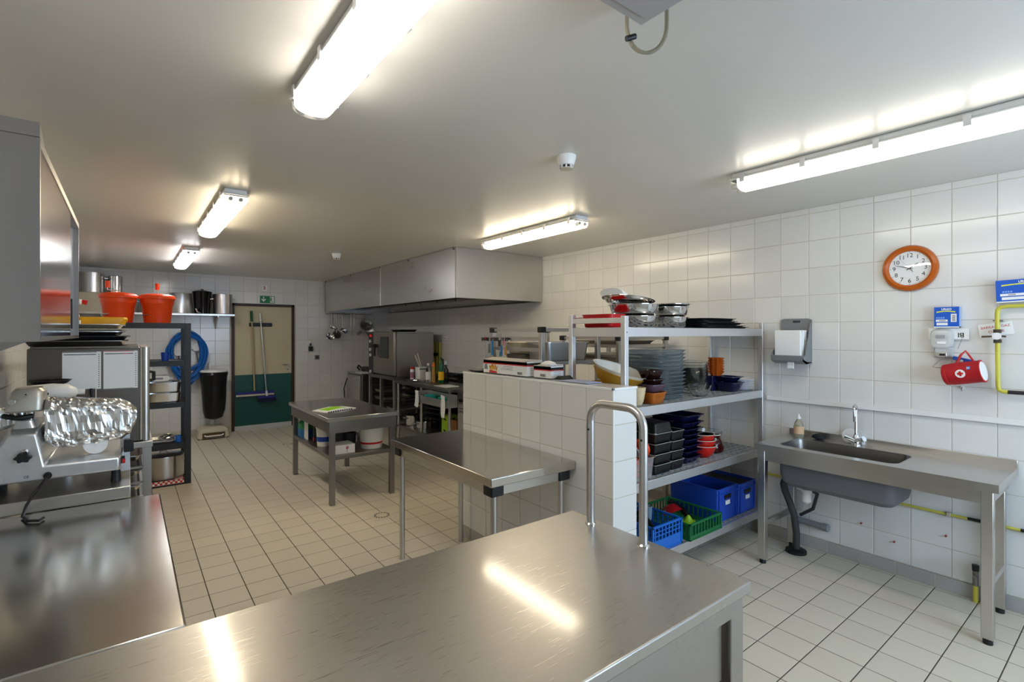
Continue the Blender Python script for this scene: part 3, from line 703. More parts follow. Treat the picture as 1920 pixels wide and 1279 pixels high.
MB().box(3.79, 5.6, .92, 4.06, 7.0, .955).box(4.03, 5.6, .955, 4.08, 7.0, 1.01).build('body', BLKTIN, t, bevel=.004)
for y in (5.85, 6.3, 6.75):
    b = MB().lathe([(.08, .955), (.08, .965), (.06, .972), (.001, .972)], 3.91, y, 0, 20).build('burner', BLACK, t)
    for k in range(4): MB().box(.02, -.006, .972, .11, .006, .985).xf(Matrix.Translation((3.91, y, 0)) @ Matrix.Rotation(k * pi / 2 + .78, 4, 'Z')).build('grid_bar', BLACK, b)
for y, r_, lab in ((5.86, .10, 'black frying pan on the hob nearest the partition'), (6.27, .10, 'black frying pan in the middle of the hob')):
    p = thing('frying_pan', lab, 'pan', (3.91, y, .986), group='pans on the hob')
    MB().bowl(3.91, y, .986, r_ * .8, r_, .045, .004, .004).build('pan_body', BLKTIN, p)
    MB().tube([(3.91 - r_, y, 1.02), (3.91 - r_ - .07, y - .05, 1.035), (3.91 - r_ - .15, y - .1, 1.04)], .011, 8).build('handle', BLACK, p)
t = thing('cooking_range', 'stainless cooking range behind the half-height partition', 'stove', (3.7, 5.1, 0))
MB().box(3.36, 4.72, .05, 4.09, 5.52, .87).build('body', STEEL_BR, t, bevel=.004); MB().box(3.33, 4.70, .87, 4.09, 5.53, .905).build('top', STEEL_DK, t, bevel=.004)
d = MB().box(3.335, 4.78, .2, 3.36, 5.46, .68).build('oven_door', STEEL, t, bevel=.004); MB().cyl((3.315, 4.85, .64), (3.315, 5.4, .64), .01).build('handle', STEEL, d)
for y in (4.85, 5.05, 5.25, 5.42): MB().cyl((3.36, y, .78), (3.33, y, .78), .022).build('knob', BLACK, t)
# shallow trough hung on the bench front
t = thing('steel_trough', 'shallow stainless trough with teal trays fixed below the bench edge', 'trough', (3.19, 5.75, .7))
MB().box(3.098, 5.36, .705, 3.113, 6.12, .80).box(3.113, 5.36, .705, 3.258, 6.12, .72).box(3.243, 5.36, .705, 3.258, 6.12, .86).box(3.113, 5.36, .72, 3.243, 5.372, .86).box(3.113, 6.108, .72, 3.243, 6.12, .86).build('body', STEEL, t)
TEAL = mat('teal_plastic', '#159a92', .4)
for y in (5.55, 5.9): MB().pan(3.173, y, .74, .09, .16, .10, .18, .075, .006).build('tray', TEAL, t)
for i, (y, lab) in enumerate(((6.1, 'white dishcloth hanging at the far end of the steel trough'), (5.40, 'white dishcloth hanging at the near end of the steel trough'))):
    mb = MB(); rings = []
    for k in range(6):
        z = .865 - k * (.045 if i == 0 else .055); rings.append([(3.076 + .006 * sin(k * 1.3 + j * 1.1) - (.004 if j in (0, 1, 2, 3) else -.002), y + (.05 - .1 * (j if j < 4 else 7 - j) / 3) * (1 - .05 * k), z) for j in range(8)])
    tag(mb.loft(rings).build('dishcloth', WHITEP), lab, 'cloth', 'cloths on the trough')
# things on the lower shelf of the bench
def pot(name, x, y, z, r_, h, lab, cat, m=POLISH, lid=True, group=None, handles=True, n=28, hl=False):
    t = thing(name, lab, cat, (x, y, z), group=group)
    MB().lathe([(r_ - .006, 0), (r_, .006), (r_, h), (r_ + .005, h + .003), (r_ - .004, h), (r_ - .005, .004)], x, y, z, n).build('body', m, t)
    if lid:
        l = MB().lathe([(r_ + .004, h + .004), (r_ + .003, h + .01), (r_ * .6, h + .022), (.001, h + .026)], x, y, z, n).build('lid', m, t)
        MB().tube([(x - .035, y, z + h + .022), (x - .03, y, z + h + .05), (x + .03, y, z + h + .05), (x + .035, y, z + h + .022)], .006).build('lid_handle', m, l)
    if handles:
        for s_ in (-1, 1):
            MB().tube([(x + s_ * (r_ - .002), y - .05, z + h * .75), (x + s_ * (r_ + .035), y - .045, z + h * .75), (x + s_ * (r_ + .035), y + .045, z + h * .75), (x + s_ * (r_ - .002), y + .05, z + h * .75)], .007).build('handle', STEEL, t)
    return t
pot('cooking_pot', 3.45, 6.98, .236, .105, .15, 'polished saucepan on the lower shelf of the cooking bench', 'pot', lid=False)
pot('cooking_pot', 3.47, 6.64, .236, .12, .10, 'low steel pan next to the saucepan below the cooking bench', 'pot', lid=True)
t = thing('green_box', 'lime green carton with black leaf marks under the cooking bench', 'box', (3.45, 5.87, .235))
GB = mat('lime_card', '#8fb51d', .6)
MB().box(3.38, 5.80, .236, 3.53, 5.97, .53).build('carton', GB, t)
for z in (.30, .46): MB().prism([(5.83, z), (5.87, z + .03), (5.93, z + .035), (5.90, z + .005)], 'x', 3.3795, 3.378).build('leaf_print', INK, t)
for z in (.33, .46): MB().prism([(3.42, z), (3.45, z + .035), (3.5, z + .04), (3.47, z + .005)], 'y', 5.7995, 5.798).build('leaf_print', INK, t)
t = thing('brown_box', 'small brown carton next to the lime carton under the bench', 'box', (3.45, 5.66, .235))
MB().box(3.38, 5.58, .236, 3.52, 5.74, .49).build('carton', mat('brown_card', '#8a5a2a', .7), t); MB().box(3.42, 5.5790, .3, 3.48, 5.58, .42).build('label', mat('orange_print', '#d08a2a', .7), t)

# ================================================================ left side
t = thing('wall_cupboard', 'stainless wall cupboard with sliding doors at the left edge', 'cupboard', (-.4, 2.68, 1.61))
MB().box(-.595, 1.975, 1.61, -.236, 3.379, 1.625).box(-.595, 1.975, 2.178, -.236, 3.379, 2.193).box(-.595, 1.975, 1.625, -.585, 3.379, 2.178).build('carcass', STEEL_BR, t)
for y0, y1 in ((1.96, 1.975), (3.379, 3.394)): MB().box(-.595, y0, 1.608, -.2, y1, 2.193).build('end_panel', CUPSTEEL, t)
d = MB().box(-.214, 1.977, 1.622, -.203, 2.95, 2.168).build('sliding_door', POLISH_D, t)
d2 = MB().box(-.230, 2.85, 1.622, -.219, 3.377, 2.168).build('sliding_door', POLISH_D, t)
MB().box(-.2192, 3.24, 1.655, -.216, 3.275, 1.80).build('finger_pull', BLACK, d2)
MB().box(-.236, 1.975, 2.168, -.2, 3.379, 2.193).build('door_track', STEEL, t)
MB().box(-.236, 1.975, 1.608, -.2, 3.379, 1.622).build('door_track', STEEL, t)
MB().box(-.595, 1.955, 2.1935, -.2, 1.963, 2.235).build('top_flange', CUPSTEEL, t)
MB().prism([(1.9635, 2.1935), (2.06, 2.1935), (1.9635, 2.235)], 'x', -.206, -.2).build('flange_return', STEEL, t)
for y in (2.3, 3.05): MB().prism([(-.595, 1.49), (-.575, 1.49), (-.33, 1.605), (-.595, 1.605)], 'y', y - .006, y + .006).build('bracket', STEEL, t)
# slicer -------------------------------------------------------------
t = thing('meat_slicer', 'cast aluminium meat slicer seen from behind, its blade wrapped in foil', 'slicer', (-.23, 3.12, .934))
SB = 2.985
b = MB()
b.loft([[(-.50, SB, .990), (-.033, SB, .990), (-.033, SB, 1.048), (-.292, SB, 1.05), (-.318, SB, 1.192), (-.40, SB, 1.195), (-.46, SB, 1.09), (-.50, SB, 1.06)],
        [(-.50, SB + .03, .985), (-.025, SB + .03, .985), (-.022, SB + .03, 1.062), (-.285, SB + .03, 1.068), (-.312, SB + .03, 1.215), (-.405, SB + .03, 1.215), (-.47, SB + .03, 1.1), (-.51, SB + .03, 1.07)],
        [(-.50, SB + .30, .985), (-.015, SB + .30, .985), (-.01, SB + .30, 1.10), (-.25, SB + .30, 1.12), (-.29, SB + .28, 1.235), (-.40, SB + .28, 1.235), (-.47, SB + .28, 1.12), (-.51, SB + .3, 1.08)]])
b.build('base_casting', ALU_CAST, t, bevel=.006)
MB().loft([[(x, y, 1.212) for x, y in rr(-.357, SB + .1, .085, .12, .02)], [(x, y, 1.248) for x, y in rr(-.357, SB + .1, .062, .1, .02)]]).build('neck_plate', ALU_CAST, t)
MB().cyl((-.345, SB + .09, 1.24), (-.34, SB + .09, 1.30), .012).cyl((-.37, SB + .1, 1.24), (-.38, SB + .1, 1.30), .016).build('support_post', STEEL, t)
MB().tube([(-.43, SB + .08, 1.272), (-.39, SB + .06, 1.262), (-.365, SB + .06, 1.262), (-.335, SB + .07, 1.265)], .011, 10).build('pivot_lever', BLACK, t)
g = lambda w, d_, z, dx=0, dy=0: [(x, y, z) for x, y in rr(-.352 + dx, SB + .10 + dy, w, d_, .025, 4)]
hd = MB().loft([g(.118, .14, 1.287, -.008), g(.128, .15, 1.295, -.008), g(.115, .14, 1.34, 0), g(.108, .13, 1.375, .004), g(.085, .11, 1.39, .004)]).build('motor_head', mat('champagne_metal', (.52, .49, .42), .4, .75, rvar=.08, nscale=15), t)
MB().cyl((-.394, SB + .025, 1.337), (-.396, SB + .018, 1.336), .012, n=16).build('round_badge', STEEL, hd)
MB().cyl((-.352, SB + .026, 1.365), (-.352, SB + .02, 1.366), .003, n=8).build('screw', BLACK, hd)
# knob, label, plug, feet
k = MB().cyl((-.352, SB + .01, 1.125), (-.352, SB - .02, 1.118), .011).build('spindle', POLISH, t)
mb = MB(); n = 24
prof = [(-.355 + (.026 + .005 * cos(6 * 2 * pi * i / n)) * cos(2 * pi * i / n), 1.10 + (.026 + .005 * cos(6 * 2 * pi * i / n)) * .75 * sin(2 * pi * i / n)) for i in range(n)]
mb.prism(prof, 'y', SB - .035, SB - .005).build('adjusting_knob', BLACK, t, bevel=.003)
lb = MB().box(-.42, SB - .0016, .996, -.333, SB - .0004, 1.024).build('rating_plate', mat('silver_label', '#b4b5b8', .4, .4), t)
text('ce_mark', 'CE', .014, INK, lb, (-.348, SB - .0022, 1.012), ROT_BACK)
MB().cyl((-.279, SB + .005, 1.008), (-.279, SB - .012, 1.008), .015).build('cable_gland', BLACK, t)
MB().tube([(-.279, SB - .01, 1.008), (-.29, SB - .05, .99), (-.315, SB - .09, .955), (-.335, 2.87, .915), (-.34, 2.82, .888), (-.315, 2.74, .888), (-.28, 2.72, .888), (-.27, 2.75, .888)], .0055, 8).build('power_cord', BLACK, t)
for x in (-.46, -.045):
    for y in (SB + .03, SB + .27): MB().cyl((x, y, .934), (x, y, .99), .02, .017).build('rubber_foot', BLACK, t)
MB().box(-.03, SB + .02, 1.015, -.012, SB + .05, 1.045).build('switch_box', BLACK, t)
MB().box(-.022, SB + .016, 1.018, -.010, SB + .035, 1.036).build('red_switch', RED, t)
MB().box(-.03, SB + .11, .96, .008, SB + .114, 1.15).build('carriage_plate', ALU, t)
MB().cyl((-.12, SB + .05, 1.115), (-.12, SB + .065, 1.115), .045, n=24).build('blade_cover_ring', WHITE, t)
MB().box(-.016, SB + .05, 1.06, .022, SB + .09, 1.118).build('pusher_grip', BLACK, t, bevel=.004)
from mathutils import noise as mnoise
def foil(xs, yc, yd, seed, jit, nm, parent, nn=26):
    rings = []; ext = []; NQ = 9
    for a, b_ in zip(xs[:-1], xs[1:]):
        for q in range(NQ):
            u = q / NQ; ext.append(tuple(a[i] * (1 - u) + b_[i] * u for i in range(3)))
    ext.append(xs[-1])
    for j, (x, z0, z1) in enumerate(ext):
        ring = []
        for i in range(nn):
            a = 2 * pi * i / nn; c_, s_ = cos(a), sin(a)
            e = lambda v: math.copysign(abs(v) ** .5, v)
            p = Vector((x, yc + yd / 2 * e(c_), (z0 + z1) / 2 + (z1 - z0) / 2 * e(s_)))
            d_ = Vector((0, c_ * .8, s_ * .4)); q = p + Vector((seed * 3.1, 0, 0))
            amp = (abs(mnoise.noise(q * 17)) * .020 - .006) + (abs(mnoise.noise(q * 38 + Vector((5, 2, 1)))) * .010 - .003)
            w = mnoise.noise_vector(q * 60) * .0035
            ring.append(tuple(p - d_ * amp + w))
        rings.append(ring)
    return MB().loft(rings).build(nm, FOIL, parent, smooth=False)
foil([(-.293, 1.15, 1.335), (-.268, 1.122, 1.342), (-.2, 1.112, 1.335), (-.12, 1.118, 1.325), (-.03, 1.128, 1.315), (.008, 1.15, 1.295), (.033, 1.21, 1.262)], SB + .08, .11, 5, .0058, 'foil_wrap', t, 60)
foil([(-.56, 1.19, 1.27), (-.50, 1.18, 1.29), (-.43, 1.2, 1.30), (-.40, 1.22, 1.27)], SB + .2, .12, 9, .008, 'foil_wrap', t, 18)
# white hand mixer and friends behind the slicer
t = thing('white_mixer', 'white mixer head with rounded nose behind the slicer', 'mixer', (-.29, 3.42, .934))
rg = lambda x, ry, z0, z1: [(x, 3.42 + ry * cos(2 * pi * i / 16), (z0 + z1) / 2 + (z1 - z0) / 2 * sin(2 * pi * i / 16)) for i in range(16)]
MB().loft([rg(-.42, .03, 1.31, 1.345), rg(-.40, .05, 1.295, 1.372), rg(-.30, .056, 1.288, 1.378), rg(-.245, .05, 1.293, 1.372), rg(-.215, .035, 1.305, 1.355), rg(-.205, .015, 1.32, 1.34)]).build('head', WHITE, t)
MB().cyl((-.215, 3.42, 1.33), (-.178, 3.42, 1.328), .015).build('nose', WHITE, t)
MB().cyl((-.318, 3.37, 1.332), (-.318, 3.362, 1.332), .007).build('button', BLACK, t)
MB().loft([[(x, y, 1.30) for x, y in rr(-.37, 3.42, .07, .07, .02)], [(x, y, .97) for x, y in rr(-.38, 3.42, .08, .09, .02)], [(x, y, .934) for x, y in rr(-.30, 3.42, .24, .16, .03)]]).build('stand', WHITE, t)
MB().lathe([(.06, .94), (.095, 1.06), (.097, 1.12), (.092, 1.12), (.055, .945)], -.255, 3.42, 0, 24).build('bowl', POLISH, t)
# oven on its stand, side panel with two sheets
t = thing('side_oven', 'dark stainless oven with two paper sheets on its side panel', 'oven', (-.16, 4.1, .99))
OYN = 3.70
MB().box(-.43, OYN, .992, .06, 4.5, 1.548).build('body', DARKOVEN, t, bevel=.006)
MB().box(-.42, OYN + .02, 1.548, .05, 4.48, 1.556).build('lid_panel', STEEL_DK, t)
d = MB().loft([[(x, y, .992) for x, y in rr(.083, 4.1, .042, .80, .02, 4)], [(x, y, 1.55) for x, y in rr(.083, 4.1, .042, .80, .02, 4)]]).build('door', STEEL_BR, t)
MB().box(.058, OYN - .004, 1.0, .066, OYN + .01, 1.545).build('door_seal', mat('ivory_seal', '#b8b19a', .6), t)
MB().tube([(.10, OYN + .06, 1.40), (.125, OYN + .06, 1.395), (.125, OYN + .06, 1.35), (.10, OYN + .06, 1.345)], .011).build('door_handle', BLACK, d)
def sheet(x0, x1, z0, z1, red, lab):
    s_ = thing('paper_sheet', lab, 'paper', ((x0 + x1) / 2, OYN, z0), group='sheets on the oven side')
    MB().box(x0, OYN - .003, z0, x1, OYN - .001, z1).build('sheet', WHITEP, s_)
    MB().box(x0 + .006, OYN - .0036, z1 - .018, x1 - .022, OYN - .003, z1 - .014).build('heading_bar', INK, s_)
    MB().box(x0, OYN - .0036, z1 - .004, x1 - .02, OYN - .003, z1 - .001).build('top_border', REDINK if red else INK, s_)
    if red: MB().box(x0 + .09, OYN - .0042, z1 - .018, x0 + .115, OYN - .0036, z1 - .014).build('red_mark', REDINK, s_)
    for i in range(16):
        z = z0 + .012 + (z1 - z0 - .03) * i / 15
        MB().box(x1 - .012, OYN - .0036, z, x1 - .007, OYN - .003, z + .004).build('binder_hole', INK, s_)
    MB().box(x0, OYN - .0036, z0 + .001, x1 - .02, OYN - .003, z0 + .003).build('bottom_border', INK, s_)
sheet(-.288, -.122, 1.315, 1.528, False, 'white document sheet with black heading, left one on the oven side')
sheet(-.112, .046, 1.310, 1.530, True, 'white document sheet with a red top border, right one on the oven side')
t = thing('ladle', 'black handled spatula hanging below the left sheet on the oven side', 'utensil', (-.15, OYN - .02, 1.2))
MB().cyl((-.165, OYN - .014, 1.32), (-.16, OYN - .014, 1.25), .006).build('handle', BLACK, t); MB().lathe([(.035, 0), (.03, .012), (.008, .02)], -.16, OYN - .045, 1.235, 18).build('head', BLACK, t)
MB().box(-.146, OYN - .016, 1.26, -.142, OYN - .012, 1.325).build('white_strip', WHITE, t)
tag(MB().bowl(-.33, 3.62, 1.36, .06, .085, .02, .003, .004).build('black_lid', BLKTIN), 'black shallow lid lying behind the white mixer', 'dish')  # a loose black lid, modelled as a shallow lipped bowl
t = thing('oven_stand', 'steel stand with tray slides below the dark side oven', 'stand', (-.16, 4.1, 0))
MB().box(-.45, 3.68, .955, .118, 4.52, .99).build('top_frame', STEEL, t, bevel=.003)
for x in (-.43, .092):
    for y in (3.70, 4.5): MB().box(x - .02, y - .02, 0, x + .02, y + .02, .955).build('leg', STEEL, t)
for i in range(8):
    z = .2 + i * .09
    MB().box(-.41, 3.70, z, .072, 3.73, z + .012).build('tray_slide', STEEL, t)
    MB().box(-.41, 4.47, z, .072, 4.5, z + .012).build('tray_slide', STEEL, t)
for i in range(6):
    z = .4 + i * .09
    tag(MB().pan(-.17, 4.1, z + .014, .44, .66, .46, .70, .035, .01).build('oven_tray', STEEL if i % 2 else STEEL_DK), ORD[5 - i] + ' tray from the top in the stand of the side oven', 'tray', 'trays in the side oven stand')
# trays and bottles on top of the side oven
zt = 1.557; OT = [(-.23, .46, .032, STEEL_DK), (-.22, .46, .026, BLKTIN), (-.24, .45, .026, STEEL), (-.235, .46, .014, CREAMP), (-.235, .44, .026, STEEL)]
lab = ['steel', 'black', 'second steel', 'white', 'uppermost steel']
for i, (x, w, h, m) in enumerate(OT):
    tag(MB().pan(x, 4.02, zt, w - .05, .5, w - .02, .53, h, .012).build('stacked_tray', m), lab[i] + ' tray in the pile on the dark side oven', 'tray', 'trays piled on the side oven'); zt += h + .001
tag(MB().loft([[(x, y, zt) for x, y in rr(-.125, 3.95, .22, .3, .03)], [(x, y, zt + .03) for x, y in rr(-.115, 3.95, .23, .31, .03)], [(x, y, zt + .042) for x, y in rr(-.115, 3.95, .22, .3, .03)]]).build('yellow_tray', mat('yellow_plastic', '#e8a512', .45)), 'yellow plastic tray on top of the tray pile', 'tray')
t = thing('spray_bottle', 'white cleaning bottle with a red nozzle beside the wall cupboard', 'bottle', (-.27, 3.9, zt))
MB().lathe([(.03, 0), (.032, .05), (.022, .10), (.012, .115), (.012, .125)], -.262, 3.95, zt, 16).build('bottle_body', WHITE, t); MB().box(-.285, 3.93, zt + .12, -.22, 3.97, zt + .15).build('trigger_head', WHITE, t, bevel=.006); MB().cyl((-.22, 3.95, zt + .136), (-.195, 3.95, zt + .13), .012, .014).build('nozzle', RED, t)
t = thing('paper_pack', 'white folded paper pack on the tray pile', 'paper', (-.26, 3.8, zt)); MB().box(-.33, 3.74, zt, -.215, 3.86, zt + .02).build('pack', WHITEP, t)
# ---------------------------------------------------------------- black shelving
t = thing('black_shelving', 'black metal shelving unit carrying the orange salad spinners', 'shelf', (.1, 6.73, 0))
BX0, BX1, BY0, BY1 = -.5, .545, 6.45, 7.0
for x in (BX0, BX1 - .055):
    for y in (BY0, BY1 - .05): MB().box(x, y, 0, x + .055, y + .05, 1.742).build('post', BLACKM, t, bevel=.003)
for z in (1.742, 1.335, .89, .445, .055):
    MB().box(BX0, BY0 + .003, z - .055, BX1 - .055, BY0 + .02, z).build('beam', BLACKM, t)
    MB().box(BX0, BY1 - .02, z - .055, BX1 - .055, BY1 - .003, z).build('beam', BLACKM, t)
    MB().box(BX0 + .01, BY0 + .02, z - .025, BX1 - .01, BY1 - .02, z - .006).build('shelf_board', DKGREY, t)
def spinner(x, y, lab, ang):
    t = thing('salad_spinner', lab, 'salad spinner', (x, y, 1.745), group='orange salad spinners')
    z = 1.737
    MB().lathe([(.118, 0), (.122, .004), (.143, .20), (.150, .212), (.152, .225), (.157, .285), (.150, .29)], x, y, z, 32).build('tub', ORANGE, t)
    l = MB().lathe([(.163, .262), (.169, .268), (.169, .285), (.160, .302), (.148, .312), (.10, .322), (.03, .328), (.001, .328)], x, y, z, 32).build('lid', ORANGE, t)
    cx, cy = x + .03 * cos(ang), y
    MB().tube([(x, y, z + .322), (x, y, z + .342), (x - .05 * cos(ang), y, z + .347), (x - .09 * cos(ang), y, z + .352), (x - .09 * cos(ang), y, z + .377)], .006, 8).build('crank', STEEL, l)
    MB().cyl((x - .09 * cos(ang), y, z + .37), (x - .09 * cos(ang), y, z + .44), .019, .021, 14).build('crank_knob', ORANGE, l)
    MB().tube([(x - .11, y - .075, z + .09), (x - .13, y - .085, z + .09), (x - .08, y - .12, z + .095)], .006, 8).build('tap_lever', STEEL, t)
spinner(-.08, 6.70, 'orange salad spinner with its crank lying flat, left of the two', 0)
spinner(.255, 6.72, 'orange salad spinner with its crank upright, right of the two', pi / 2)
for i in range(2):
    tag(MB().pan(.27, 6.62, .885 + i * .115, .36, .26, .38, .28, .11 - .004, .012, rad=.04).build('gastronorm_pan', POLISH), ['lower of two steel gastronorm pans on the black shelving', 'upper of two steel gastronorm pans on the black shelving'][i], 'pan', 'pans on the black shelving')
t = thing('detergent_can', 'white plastic handled can lying on the gastronorm pans', 'bottle', (.3, 6.6, 1.11))
MB().loft([[(x, 6.56, z) for x, z in rr(.28, 1.145, .15, .06, .02)], [(x, 6.68, z) for x, z in rr(.28, 1.145, .15, .06, .02)]]).build('body', WHITE, t); MB().cyl((.355, 6.62, 1.14), (.39, 6.62, 1.135), .018).build('cap', WHITE, t); MB().box(.23, 6.5585, 1.135, .3, 6.5595, 1.155).build('label', GREYP, t)
t = thing('blue_jug', 'small blue plastic cup on the upper tier of the black shelving', 'cup', (.32, 6.62, 1.33)); MB().bowl(.32, 6.62, 1.331, .03, .038, .09, .003).build('cup', BLUE, t); MB().tube([(.36, 6.62, 1.41), (.385, 6.62, 1.39), (.38, 6.62, 1.36), (.356, 6.62, 1.35)], .006).build('handle', BLUE, t)
pot('stock_pot', .31, 6.70, .0545, .19, .235, 'wide steel stock pot with a lid on the lowest black shelf', 'pot', STEEL, True)
cl = MB(); 
cl.box(.02, 6.452, .0495, .475, 6.50, .0505).box(.475, 6.47, .0495, .485, 6.9, .0505)
cm = bpy.data.materials.new('red_white_check'); cm.use_nodes = True; nt = cm.node_tree; ck = nt.nodes.new('ShaderNodeTexChecker'); ck.inputs['Scale'].default_value = 45; ck.inputs['Color1'].default_value = lin('#c4222a'); ck.inputs['Color2'].default_value = lin('#e6dfd6')
tcn = nt.nodes.new('ShaderNodeTexCoord'); nt.links.new(tcn.outputs['Object'], ck.inputs['Vector']); nt.links.new(ck.outputs['Color'], nt.nodes['Principled BSDF'].inputs['Base Color']); nt.nodes['Principled BSDF'].inputs['Roughness'].default_value = .8
tag(MB().box(.03, 6.449, .02, .48, 6.4515, .06).box(.03, 6.449, .05, .48, 6.5, .053).box(.40, 6.5, .05, .48, 6.95, .0535).build('tea_towel', cm), 'red and white checked towel below the wide stock pot', 'towel')
tag(MB().pan(.2, 6.7, .44, .40, .30, .42, .32, .03, .008).build('foil_tray', FOIL), 'foil tray on the low tier above the stock pot', 'tray')
tag(lump(.34, 6.62, .50, .075, .06, .035, .25, seed=12).build('foil_ball', FOIL, smooth=False), 'crumpled foil lying in the low foil tray', 'foil')
tag(MB().loft([[(x, y, .44) for x, y in rr(.44, 6.60, .06, .09, .02)], [(x, y, .51) for x, y in rr(.44, 6.60, .05, .08, .02)]]).build('blue_sponge', BLUE2, bevel=.004), 'blue sponge block at the end of the low black tier', 'sponge')
# ---------------------------------------------------------------- back wall, left
t = thing('pot_shelf', 'steel wall shelf along the back wall carrying cooking pots', 'shelf', (.42, 9.22, 1.90))
MB().box(-.58, 9.03, 1.905, 1.355, 9.405, 1.935).build('board', STEEL, t, bevel=.002)
for x in (-.3, .4, 1.13): MB().prism([(9.405, 1.70), (9.395, 1.70), (9.10, 1.89), (9.10, 1.905), (9.405, 1.905)], 'x', x - .008, x + .008).build('bracket', STEEL, t)
pot('steel_pot', 1.205, 9.2, 1.937, .135, .315, 'tall steel pot at the door end of the back shelf', 'pot', STEEL_BR, False)
t = thing('black_kettle', 'black enamel stock pot with lid and lever tap on the back shelf', 'pot', (.925, 9.2, 1.936))
MB().lathe([(.10, 0), (.105, .005), (.122, .3), (.135, .33), (.137, .345), (.13, .35), (.05, .372), (.02, .374), (.02, .39), (.001, .391)], .925, 9.2, 1.936, 28).build('body', mat('black_enamel', '#0d0d0e', .15), t)
MB().tube([(.85, 9.09, 2.0), (.83, 9.06, 2.01), (.85, 9.05, 1.96), (.89, 9.06, 1.945)], .011).build('tap_lever', POLISH, t)
t = thing('colander', 'dented aluminium tapered colander between spinner and black pot', 'colander', (.66, 9.2, 1.936))
MB().lathe([(.168, 0), (.165, .01), (.135, .29), (.145, .31), (.13, .312), (.12, .28), (.155, .012)], .648, 9.2, 1.936, 30).build('body', ALU_CAST, t)
MB().tube([(.52, 9.12, 2.0), (.46, 9.07, 2.02), (.47, 9.05, 2.05), (.53, 9.10, 2.06)], .009).build('handle', STEEL, t)
t = thing('storage_crate', 'cream plastic crate on the back shelf below the big pots', 'crate', (-.27, 9.22, 1.936))
MB().loft([[(x, y, 1.936) for x, y in rr(-.27, 9.22, .56, .30, .03)], [(x, y, 2.19) for x, y in rr(-.27, 9.22, .60, .34, .03)]]).build('crate_body', CREAMP, t); MB().loft([[(x, y, 2.185) for x, y in rr(-.27, 9.22, .62, .36, .03)], [(x, y, 2.2) for x, y in rr(-.27, 9.22, .62, .36, .03)]]).build('lid', CREAMP, t)
pot('steel_pot', -.41, 9.2, 2.202, .145, .28, 'big steel pot at the left end above the cream crate', 'pot', STEEL_BR, False)
pot('steel_pot', -.14, 9.24, 2.202, .085, .25, 'narrow bright steel pot beside the big pot on the crate', 'pot', POLISH, False, handles=False)
pot('steel_pot', .25, 9.2, 1.937, .12, .22, 'steel pot on the back shelf seen between the salad spinners', 'pot', STEEL_BR, False)
# hose reel
t = thing('hose_reel', 'blue water hose hung in coils on a white wall reel', 'hose', (.73, 9.38, 1.4))
MB().lathe([(.165, 0), (.17, .01), (.165, .05), (.12, .08), (.001, .085)], 0, 0, 0, 30).xf(Matrix.Translation((.73, 9.405, 1.53)) @ Matrix.Rotation(R(90), 4, 'X')).build('reel_cover', WHITE, t)
MB().loft([[(x, 9.40, z) for x, z in rr(.63, 1.42, .14, .3, .04)], [(x, 9.33, z) for x, z in rr(.63, 1.42, .12, .28, .04)]]).loft([[(x, 9.40, z) for x, z in rr(.86, 1.44, .12, .2, .04)], [(x, 9.33, z) for x, z in rr(.86, 1.44, .10, .18, .04)]]).build('reel_bracket', WHITE, t)
HB = mat('blue_hose_rubber', '#0b62b4', .4)
rnd = random.Random(3)
for k in range(15):
    rx, rz = .215 + rnd.uniform(-.03, .06), .29 + rnd.uniform(-.05, .05); ox = rnd.uniform(-.015, .015)
    pts = [(.73 + ox + rx * cos(2 * pi * i / 30) * (1 - .15 * max(0, -sin(2 * pi * i / 30))), 9.31 - .009 * k + .01 * sin(i), 1.33 + rz * sin(2 * pi * i / 30) - (.06 * (k % 4) if sin(2 * pi * i / 30) < 0 else 0) * -sin(2 * pi * i / 30)) for i in range(30)]
    MB().tube(pts, .0125, 8, closed=True).build('hose_coil', HB, t)
MB().tube([(.63, 9.34, 1.28), (.625, 9.32, 1.22), (.62, 9.30, 1.16)], .014).tube([(.86, 9.34, 1.34), (.87, 9.3, 1.24), (.88, 9.29, 1.1), (.9, 9.29, .95)], .011).build('coupling', STEEL_DK, t)
# pedal bag holder
t = thing('waste_bin', 'wall bin holder with black bag, white lid and white pedal base', 'bin', (1.06, 9.1, 0))
MB().lathe([(.175, 1.02), (.19, 1.025), (.19, 1.04), (.17, 1.055), (.001, 1.062)], 1.075, 9.12, 0, 30).build('lid', WHITE, t)
MB().box(1.03, 9.30, 1.03, 1.06, 9.33, 1.16).build('hinge', WHITE, t)
bag = []; rnd = random.Random(8)
for z, r_ in ((1.02, .19), (.985, .2), (.96, .182), (.8, .175), (.6, .165), (.42, .15), (.31, .12), (.28, .06)):
    bag.append([(1.075 + r_ * (1 + rnd.uniform(-.05, .05)) * cos(2 * pi * i / 22), 9.12 + r_ * (1 + rnd.uniform(-.05, .05)) * sin(2 * pi * i / 22), z) for i in range(22)])
MB().loft(bag).build('bag', mat('black_bin_bag', '#0e0f11', .28, bump=.4, nscale=40), t)
MB().box(1.05, 9.32, .15, 1.10, 9.36, 1.03).build('upright', WHITE, t)
MB().loft([[(x, y, .02) for x, y in rr(1.05, 9.12, .43, .40, .03)], [(x, y, .13) for x, y in rr(1.05, 9.12, .40, .38, .03)], [(x, y, .17) for x, y in rr(1.06, 9.15, .30, .30, .03)]]).build('base', CREAMP, t)
MB().box(.9, 8.905, .03, 1.2, 8.925, .10).build('pedal_slot', mat('rusty_brown', '#5a4326', .8), t); MB().tube([(.92, 8.89, .07), (.95, 8.885, .055), (1.15, 8.885, .055), (1.18, 8.89, .07)], .011).build('pedal', WHITE, t)
for x in (.88, 1.22):
    for y in (8.95, 9.28): MB().cyl((x, y, 0), (x, y, .03), .015).build('foot', WHITE, t)
